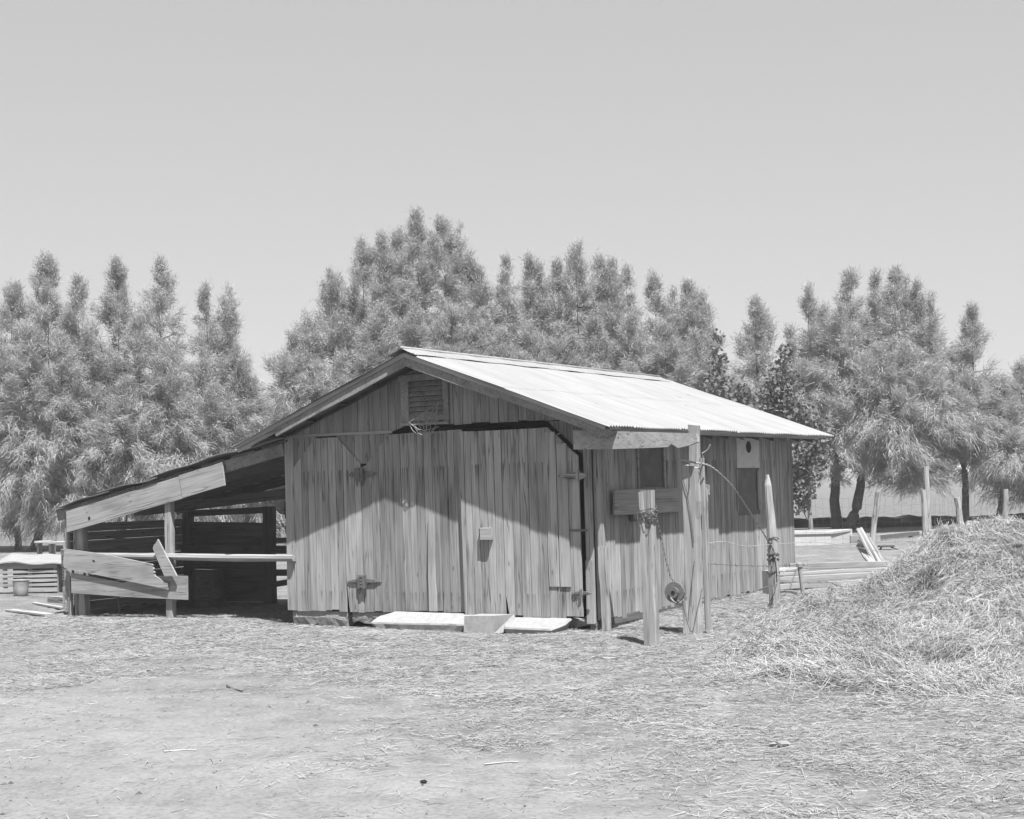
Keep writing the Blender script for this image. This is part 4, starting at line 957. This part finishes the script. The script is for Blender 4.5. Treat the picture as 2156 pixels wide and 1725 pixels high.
wv = [L0 + Vector((0, -ex, 0)) + up, Vector((ex, -ex, 0)) + up, L2 + Vector((ex, ex, 0)) + up, L3 + Vector((0, ex, 0)) + up]; wi = [L0 + Vector((0, .14, 0)) + up, Vector((-.10, .14, 0)) + up, L2 + Vector((-.14, -.12, 0)) + up, L3 + Vector((0, -.12, 0)) + up]
vs = wv + wi + [p + Vector((0, 0, .058)) for p in wv + wi]
fs = []
for i in range(3): fs += [(i, i + 1, i + 9, i + 8), (i + 8, i + 9, i + 13, i + 12), (i + 4, i + 12, i + 13, i + 5), (i, i + 4, i + 5, i + 1)]
obj('rim', vs, fs, M['whitewash'], tr)
# low board wall and rail right of the trough
def sheetboard(name, a, b, hh, t, m, lab, cat, group=None): return tag(plank(name, a + Vector((0, 0, hh / 2)), b + Vector((0, 0, hh / 2)), (0, 0, 1), hh, t, m, None, 4, .005), lab, cat, group)
a, b = at(1790, 1141, 38.2), at(1853, 1141, 38.4); a.z = gz(a.x, a.y) - .03; b.z = gz(b.x, b.y) - .03
sheetboard('board_wall', a, b, .23, .05, M['wallx'], 'short grey board on edge joining the right end of the trough', 'board')
a, b = at(1845, 1130, 40), at(1990, 1117, 41.5)
rl = tag(plank('long_rail', a, b, (0, 0, 1), .10, .08, M['pale'], None, 5, .006), 'long pale rail sloping up to the pair of fence posts', 'rail')
for t in (.08, .5, .9):
    q = a.lerp(b, t); child_plank(rl, 'rail_support', Vector((q.x, q.y + .08, gz(q.x, q.y) - .05)), Vector((q.x, q.y + .08, q.z)), (1, 0, 0), .1, .06, M['dark'], seg=1, jit=.002)
a, b = at(1848, 1140, 39), at(1940, 1135, 41); a.z = gz(a.x, a.y) + .03; b.z = gz(b.x, b.y) + .03
sheetboard('loose_board', a, b, .12, .05, M['dark'], 'dark board lying below the long pale rail', 'board')
a, b = at(2035, 1097, 39), at(2160, 1096, 40)
sheetboard('long_board', Vector((a.x, a.y, a.z - .14)), Vector((b.x, b.y, b.z - .14)), .14, .05, M['post'], 'grey board on edge behind the top of the hay heap', 'board')
# bar on splayed legs
sb_ = at(1866, 1150, 33.5); sz_ = gz(sb_.x, sb_.y); shh = sb_.z - sz_
sh = empty('splayed_stand', (sb_.x, sb_.y, sz_)); tag(sh, 'dark flat bar on two splayed legs left of the hay heap', 'stand')
plank('top_bar', (-.17, 0, shh), (.17, 0, shh), (0, 1, 0), .22, .035, M['iron'], sh, 2, .002)
plank('leg', (-.11, 0, shh - .02), (-.18, -.05, -.05), (0, 1, 0), .05, .03, M['iron'], sh, 1, .001); plank('leg', (.10, 0, shh - .02), (.36, -.1, -.05), (0, 1, 0), .05, .03, M['iron'], sh, 1, .001)
# leaning poles
for k, (x0, y0, x1, y1, lab) in enumerate(((1806, 1114, 1846, 1192, 'leaning pole second from the left in the bundle of cut poles'), (1812, 1113, 1858, 1194, 'tallest leaning pole of the bundle'), (1829, 1133, 1866, 1194, 'rightmost pole of the leaning bundle'), (1807, 1140, 1845, 1190, 'short leaning pole in front of the tall ones'), (1806, 1149, 1840, 1192, 'leftmost and lowest pole of the leaning bundle'))):
    a, b = at(x1, y1, 27.6 - .05 * k), at(x0, y0, 28.15 + .04 * k); a.z = gz(a.x, a.y) - .02
    tag(roundpost('cut_pole', [a, a.lerp(b, .5) + Vector((random.uniform(-.015, .015), 0, 0)), b], [.042, .04, .034], M['pale'], 8, .06), lab, 'pole', 'cut poles leaning in a bundle')
# fence posts of the far fence
def fpost(px0, y0, px1, y1, Yd, r0, r1, lab, m='post', kn=0):
    a, b = at(px1, y1, Yd), at(px0, y0, Yd); a.z = min(a.z, gz(a.x, a.y)) - .05; c = a.lerp(b, .45) + Vector((random.uniform(-.02, .02), 0, 0)); d = a.lerp(b, .75) + Vector((random.uniform(-.02, .02), 0, 0))
    return tag(roundpost('fence_post', [a, c, d, b], [r0, r0 * .95, r1 * 1.05, r1], M[m], 8, .12), lab, 'post', 'posts of the wire fence beyond the yard')
fpost(1949, 982, 1956, 1140, 37.2, .075, .062, 'tallest crooked post of the far wire fence')
fpost(1943, 1032, 1949, 1142, 36.9, .080, .065, 'knotty post close beside the tallest fence post')
fpost(1848, 1036, 1836, 1144, 36.5, .075, .07, 'pale fence post right of the leaning tree trunk')
fpost(2014, 1047, 2027, 1100, 41, .095, .08, 'stout fence post behind the crest of the hay heap')
fpost(2117, 1030, 2117, 1098, 42, .08, .07, 'fence post at the right edge beyond the hay heap')
fpost(1978, 1009, 1982, 1032, 132, .11, .10, 'small distant post standing out in the open field')
# woven wire fence strung between them
def wfence(p0, p1, hh, lab, base_z):
    ls = []; L_ = (p1 - p0).length; nv = int(L_ / .22); nh = 7
    for k in range(nh):
        z = .03 + hh * (k / (nh - 1)) ** 1.15
        ls.append([p0.lerp(p1, i / 12) + Vector((0, random.uniform(-.03, .03), z + random.uniform(-.03, .03) - .04 * math.sin(math.pi * i / 12))) for i in range(13)])
    for i in range(nv):
        q = p0.lerp(p1, (i + .5) / nv); ls.append([q + Vector((random.uniform(-.03, .03), 0, .02)), q + Vector((random.uniform(-.05, .05), random.uniform(-.03, .03), hh * .5)), q + Vector((random.uniform(-.03, .03), 0, hh))])
    return tag(wires('woven_wire', ls, .0022, M['rwire'], None, p0, 3), lab, 'wire fence', 'spans of woven wire fence')
f0, f1, f2, f3 = at(1690, 1140, 36.2), at(1836, 1144, 36.5), at(1949, 1142, 36.9), at(2117, 1098, 42)
for q in (f0, f1, f2, f3): q.z = gz(q.x, q.y)
wfence(f0, f1, 1.15, 'thin woven wire fence span before the tree trunks', 0); wfence(f1, f2, 1.15, 'thin woven wire fence span between pale post and knotty post', 0); wfence(f2, f3, 1.1, 'thin woven wire fence span behind the hay heap', 0)
# raised strip along the field edge, coloured dark for the shadow in the ditch
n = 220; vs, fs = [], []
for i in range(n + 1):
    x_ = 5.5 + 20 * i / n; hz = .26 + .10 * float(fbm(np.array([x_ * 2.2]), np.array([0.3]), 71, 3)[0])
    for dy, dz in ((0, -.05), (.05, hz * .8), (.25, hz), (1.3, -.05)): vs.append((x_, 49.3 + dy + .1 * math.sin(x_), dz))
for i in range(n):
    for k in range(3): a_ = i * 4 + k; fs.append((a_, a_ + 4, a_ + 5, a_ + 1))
tag(obj('ditch_shade_strip', vs, fs, M['ditchshade']), kind='structure')

# ================================================================== TREES
def wp(px, py, Yd): return np.array(at(px, py, Yd))
def plumes(sp, dens, seed, wid=.016, per=150):
    """Feathery drooping plumes set round a number of leaders. sp: (top point, bottom height, radius)."""
    r_ = np.random.default_rng(seed); HP, OD, TT, LP = [], [], [], []
    for (tp, zb, rm) in sp:
        h = tp[2] - zb; n = int(dens * rm * h) + 14
        t = r_.random(n * 4) ** 1.12; prof = np.minimum(1, t / .58 + .015) ** .70 * (1 - .22 * np.clip((t - .8) / .2, 0, 1)) * (0.92 + .16 * np.sin(t * 19 + tp[0] * 3))
        k = r_.random(n * 4) < .62 + .38 * prof; t, prof = t[k][:n], prof[k][:n]; n = len(t)
        ph = r_.uniform(0, 2 * math.pi, n); s = r_.uniform(.25, 1.05, n) ** .8
        rad = rm * prof * s
        o = np.stack([np.cos(ph), np.sin(ph), np.zeros(n)], 1)
        p = np.array(tp)[None] + o * rad[:, None]; p[:, 2] = tp[2] - h * t - .05
        upb = .95 - 1.15 * np.minimum(1, t * 1.25) + r_.normal(size=n) * .22
        od = o * (.22 + .8 * np.minimum(1, t * 1.6))[:, None]; od[:, 2] = upb; od /= np.linalg.norm(od, axis=1)[:, None]
        HP.append(p); OD.append(od); TT.append(t); LP.append((.30 + .38 * np.minimum(1, t * 1.8)) * r_.uniform(.7, 1.3, n))
    P, O, T_, L_ = map(np.concatenate, (HP, OD, TT, LP)); n = len(P)
    K = per; i = np.repeat(np.arange(n), K); m_ = n * K
    s1 = r_.random(m_); low = np.minimum(1, T_ * 1.5)
    droop = (.06 + .58 * low)
    # the plume's own axis arches over under its weight
    ax = O[i] * (L_[i] * (s1 - .8))[:, None]; ax[:, 2] -= droop[i] * L_[i] * .55 * s1 ** 2
    st_ = P[i] + ax + r_.normal(size=(m_, 3)) * (.07 + .03 * low[i])[:, None]
    dirp = O[i].copy(); dirp[:, 2] -= droop[i] * 1.1 * s1
    d = dirp / np.linalg.norm(dirp, axis=1)[:, None] + r_.normal(size=(m_, 3)) * (.70 - .28 * low[i])[:, None]; d /= np.linalg.norm(d, axis=1)[:, None]
    ln = L_[i] * r_.uniform(.25, .62, m_); gdr = droop[i] * r_.uniform(.3, 1.3, m_)
    sd_ = np.cross(d, r_.normal(size=(m_, 3))); sd_ /= np.linalg.norm(sd_, axis=1)[:, None] + 1e-9; sd_ *= (wid * .5 * r_.uniform(.6, 1.25, m_))[:, None]
    d2 = d.copy(); d2[:, 2] -= gdr * .5; d2 /= np.linalg.norm(d2, axis=1)[:, None]; p2 = st_ + d2 * ln[:, None]
    Vv = np.stack([st_ - sd_, st_ + sd_, p2], 1).reshape(-1, 3)
    return Vv, np.arange(m_ * 3).reshape(-1, 3)
def limb(a, b, r0, r1, bow=.12, n=7):
    a, b = Vector(a), Vector(b); ax = Vector((random.uniform(-1, 1), random.uniform(-1, 1), .25)) * (b - a).length * bow
    return sweep([a.lerp(b, i / n) + ax * math.sin(math.pi * i / n) + Vector((random.uniform(-.02, .02), random.uniform(-.02, .02), 0)) for i in range(n + 1)], [r0 + (r1 - r0) * (i / n) ** .8 for i in range(n + 1)], 7, 1, .04)
TOTAL = 0
def tamarisk(label, trunks, spires, zb, seed, dens=15, wid=.017, per=135, group='tamarisk trees in the row behind the barn', mt='bark', rs=1.0):
    """trunks: list of (base px, base py, fork px, fork py, radius, distance); spires: (px, py, distance, radius)."""
    global TOTAL
    random.seed(seed); base = np.array(at(trunks[0][0], trunks[0][1], trunks[0][5])); base[2] = gz(base[0], base[1])
    t = empty('tamarisk_tree', base); tag(t, label, 'tree', group); bs_ = Vector(base)
    forks = []; parts = []
    for bx, by, fx, fy, r, Yd in trunks:
        a, b = at(bx, by, Yd), at(fx, fy, Yd)
        if by > 1090: a.z = gz(a.x, a.y) - .08
        parts.append(limb(a - bs_, b - bs_, r, r * .68, .05, 8)); forks.append((b, r * .68))
    sp = []
    for px, py, Yd, rm in spires:
        tp = wp(px, py, Yd); zz = zb if np.isscalar(zb) else zb[0]
        sp.append((tp, zz + random.uniform(-1.2, .8) * (1 if zz > 1 else .4), rm * (1.5 if rm < 1.15 else 1.25) * random.uniform(.88, 1.15) * rs))
        b, r = min(forks, key=lambda q: (q[0] - Vector(tp)).length + abs(q[0].x - tp[0]))
        parts.append(limb(b - bs_, Vector((tp[0], tp[1], max(b.z, zz + .55 * (tp[2] - zz)))) - bs_, r * .62, .022, .06)); a2 = Vector((tp[0], tp[1], max(b.z, zz + .55 * (tp[2] - zz))))
        parts.append(limb(a2 - bs_, Vector((tp[0], tp[1], tp[2] - .25)) - bs_, .022, .004, .02, 5))
        for k in range(7):
            tt = random.uniform(.25, .8); q = Vector((tp[0], tp[1], tp[2] - (tp[2] - zz) * tt)); an = random.uniform(0, 6.28); rr = rm * random.uniform(.7, 1.05) * min(1, tt / .6)
            parts.append(limb(q - bs_, q + Vector((rr * math.cos(an), rr * math.sin(an), rr * random.uniform(-.1, .5))) - bs_, .022, .006, .08, 4))
    v, f = join(parts); obj('trunk', v, f, M[mt], t, smooth=True)
    Vv, T = plumes(sp, dens, seed, wid, per); TOTAL += len(T)
    link('crown', big_mesh('crown', Vv - base, T, M['tamarisk']), t)
    return t
# left group
tamarisk('tall tamarisk at the far left whose leaning trunk shows beyond the crate', [(70, 1152, 96, 1090, .16, 45.0), (38, 1152, 30, 1080, .12, 45.4)], [(28, 590, 45.6, 1.3), (97, 530, 45.0, 1.25), (165, 575, 45.3, .95), (60, 680, 44.2, 1.35), (130, 700, 44.3, 1.3), (5, 700, 44.6, 1.3), (-40, 620, 45.6, 1.4)], .75, 11, rs=.9, dens=16)
tamarisk('twin topped tamarisk second from the left above the lean-to roof', [(250, 1150, 270, 1010, .17, 46)], [(245, 545, 46.0, 1.1), (338, 543, 46.3, 1.15), (290, 660, 45.3, 1.3), (215, 720, 45.2, 1.2), (350, 720, 45.2, 1.3), (260, 800, 44.6, 1.3)], .9, 12, rs=.9, dens=16)
tamarisk('ragged lower tamarisk on the right of the left group', [(420, 1150, 410, 1000, .15, 46.5)], [(432, 595, 46.5, .85), (480, 600, 46.8, .75), (430, 760, 45.8, 1.2), (500, 715, 46.2, 1.0), (527, 790, 46.4, .95), (395, 830, 45.2, 1.2)], .9, 13, rs=.9, dens=16)
tamarisk('low bushy tamarisk filling the gap left of the roof peak', [(585, 1140, 590, 1030, .12, 49)], [(560, 850, 49, 1.1), (600, 800, 49, 1.2), (640, 770, 49.5, 1.2), (540, 880, 48.5, 1.0), (585, 870, 48.2, 1.2)], .8, 14)
# middle group behind the ridge
tamarisk('broad left shoulder tamarisk of the middle group', [(700, 1140, 705, 960, .17, 47)], [(615, 705, 47, 1.0), (640, 655, 47.2, 1.0), (700, 565, 47.2, 1.1), (745, 590, 47.4, 1.0), (665, 760, 46.2, 1.3), (720, 740, 46.2, 1.4)], 1.9, 15)
tamarisk('highest tamarisk, its top standing directly above the roof peak', [(870, 1140, 872, 900, .2, 47.5)], [(762, 500, 47.6, .95), (803, 490, 47.4, .9), (838, 478, 47.9, .9), (876, 440, 47.5, 1.05), (932, 458, 47.6, 1.1), (965, 475, 47.9, .9), (990, 540, 47.5, .9), (800, 640, 46.4, 1.4), (875, 640, 46.2, 1.5), (950, 640, 46.4, 1.4), (1010, 560, 47.5, .75)], 1.9, 16)
tamarisk('tamarisk with three thin tops just right of the highest one', [(1110, 1140, 1112, 900, .18, 47.2)], [(1066, 540, 47.2, .75), (1114, 528, 47.4, .55), (1138, 532, 47.4, .55), (1060, 690, 46.4, 1.3), (1120, 680, 46.2, 1.4), (1018, 650, 46.8, 1.1)], 1.9, 17)
tamarisk('full rounded tamarisk over the middle of the roof', [(1215, 1140, 1215, 900, .2, 47)], [(1172, 545, 47.2, .85), (1216, 508, 47, 1.1), (1262, 535, 47.3, .8), (1290, 545, 47.2, .85), (1180, 680, 46.2, 1.4), (1250, 670, 46.2, 1.4), (1318, 560, 47.4, .7)], 1.9, 18)
tamarisk('tapering tamarisk at the right end of the middle group', [(1400, 1140, 1400, 900, .18, 47.3)], [(1378, 572, 47.3, .8), (1420, 598, 47.4, .7), (1448, 590, 47.5, .75), (1475, 612, 47.5, .8), (1330, 660, 46.2, 1.3), (1400, 680, 46.3, 1.4), (1460, 690, 46.6, 1.2), (1497, 690, 47, .85)], 1.9, 19)
# right group
tamarisk('slim pointed tamarisk alone between the middle and right groups', [(1590, 1130, 1590, 1000, .12, 48)], [(1592, 622, 48, 1.0), (1560, 780, 48.2, .9), (1605, 800, 47.6, 1.1), (1530, 820, 48.4, .9)], 1.5, 20)
tamarisk('right hand tamarisk whose dark trunk forks above the trough', [(1765, 1114, 1761, 985, .19, 46.6), (1761, 985, 1724, 945, .11, 46.6)], [(1662, 690, 46.9, .8), (1703, 598, 46.8, .8), (1735, 640, 47, .8), (1790, 568, 46.8, 1.0), (1770, 640, 46.2, 1.1), (1690, 760, 46, 1.1), (1745, 790, 45.6, 1.2)], 2.9, 21, dens=18, rs=.78)
tamarisk('wide crowned tamarisk leaning right over the fence posts', [(1779, 1114, 1812, 1015, .20, 46.3), (1812, 1015, 1830, 930, .14, 46.3)], [(1842, 565, 46.8, .65), (1883, 562, 46.6, .85), (1905, 575, 46.9, .7), (1930, 590, 46.7, .65), (1958, 620, 46.6, .75), (1850, 720, 45.6, 1.4), (1910, 720, 45.5, 1.5), (1960, 760, 45.6, 1.2), (1880, 800, 44.9, 1.4), (1820, 760, 45.6, 1.2)], 2.45, 22, dens=18, rs=.78)
tamarisk('tamarisk with a tall narrow top at the right before the frame edge', [(2030, 1110, 2030, 990, .14, 47.5)], [(2046, 640, 47.4, .95), (2005, 720, 47.4, .8), (2040, 780, 46.4, 1.1), (1995, 800, 46.0, 1.1)], 2.3, 23, dens=18, rs=.78)
tamarisk('drooping tamarisk cut off by the right edge of the view', [(2103, 1096, 2112, 1020, .14, 47)], [(2112, 800, 47, 1.2), (2150, 760, 47.4, 1.4), (2085, 880, 46.5, 1.0), (2190, 720, 47.5, 1.5), (2130, 900, 46.1, 1.1)], 1.8, 24, dens=18, rs=.78)
# cottonwoods with round leaves
def cottonwood(label, trunk, blobs, seed, per=420):
    r_ = np.random.default_rng(seed); random.seed(seed)
    bx, by, tx, ty_, r, Yd = trunk; a, b = at(bx, by, Yd), at(tx, ty_, Yd); a.z = gz(a.x, a.y) - .06
    t = empty('cottonwood_tree', a); tag(t, label, 'tree', 'leafy cottonwoods by the barn end')
    parts = [limb(Vector(), b - a, r, .025, .02, 10)]; Ps = []
    for px, py, yo, rx, rz in blobs:
        c = at(px, py, Yd + yo); k = per * rx * rz * 2.6
        q = r_.normal(size=(int(k), 3)); q /= np.linalg.norm(q, axis=1)[:, None]; q *= (r_.random(int(k)) ** .42)[:, None] * np.array([rx, rx, rz]); Ps.append(q + np.array(c))
        tt = min(1, max(.15, ((c.z - .5) - a.z) / (b.z - a.z))); q0 = a.lerp(b, tt); parts.append(limb(q0 - a, Vector(c) - a, .022, .008, .08, 4))
    P = np.concatenate(Ps); n = len(P); nr = r_.normal(size=(n, 3)); nr /= np.linalg.norm(nr, axis=1)[:, None]
    t1_ = np.cross(nr, r_.normal(size=(n, 3))); t1_ /= np.linalg.norm(t1_, axis=1)[:, None]; t2_ = np.cross(nr, t1_); s = r_.uniform(.045, .085, n)[:, None]
    Vv = np.stack([P + t1_ * s, P + t2_ * s * .8, P - t1_ * s * .7, P - t2_ * s * .8], 1).reshape(-1, 3)
    T = ((np.arange(n) * 4)[:, None, None] + np.array([(0, 1, 2), (0, 2, 3)])[None]).reshape(-1, 3)
    obj('trunk', *join(parts), M['palebark'], t, smooth=True); link('crown', big_mesh('crown', Vv - np.array(a), T, M['cotton']), t)
cottonwood('slim dark leaved cottonwood rising behind the far roof slope', (1512, 1130, 1512, 705, .07, 40), [(1513, 715, 0, .16, .3), (1512, 760, 0, .3, .4), (1510, 810, 0, .42, .5), (1518, 860, 0, .5, .5), (1500, 900, 0, .5, .5), (1515, 950, .2, .6, .5), (1555, 830, .4, .35, .5), (1560, 880, .4, .45, .6)], 31)
cottonwood('fuller cottonwood with dark round leaves over the roof corner', (1650, 1130, 1650, 745, .08, 40), [(1650, 750, 0, .25, .35), (1645, 800, 0, .5, .5), (1655, 850, 0, .65, .6), (1665, 900, .2, .8, .6), (1640, 880, 0, .6, .6), (1690, 880, .4, .45, .5), (1610, 900, .3, .5, .5), (1630, 830, 0, .5, .5)], 32)
cottonwood('pale stemmed young cottonwood close behind the barn end', (1706, 1117, 1701, 950, .085, 39.5), [(1690, 950, 0, .55, .5), (1705, 985, .1, .5, .5), (1690, 1030, 0, .45, .4), (1715, 940, .2, .5, .5), (1680, 1060, .1, .35, .3), (1675, 990, .2, .5, .5), (1725, 905, .2, .4, .5)], 33)
# far belt of trees beyond the field
sp = []
for k in range(70):
    x_ = -110 + 200 * k / 70 + random.uniform(-1, 1); sp.append((np.array([x_, 190 + random.uniform(-8, 8), random.uniform(3.5, 6.5)]), 0.2, random.uniform(2.0, 3.2)))
Vv, T = plumes(sp, 1.1, 51, .2, 45); tag(link('far_trees', big_mesh('far_trees', Vv, T, M['far'])), kind='stuff')
hm = bpy.data.materials.new('film_fade_haze'); hm.use_nodes = True; hn = hm.node_tree; hn.nodes.clear()  # thin volume added to lift the darks of the trees like faded film
hv_ = hn.nodes.new('ShaderNodeVolumePrincipled'); hv_.inputs['Color'].default_value = g(0.9); hv_.inputs['Density'].default_value = 0.0009
ho = hn.nodes.new('ShaderNodeOutputMaterial'); hn.links.new(hv_.outputs[0], ho.inputs['Volume'])
tag(obj('added_haze', *box((-2700, -75, -1.6), (2700, 3900, 13)), hm), kind='stuff')
print('tamarisk tris', TOTAL, 'far', len(T))
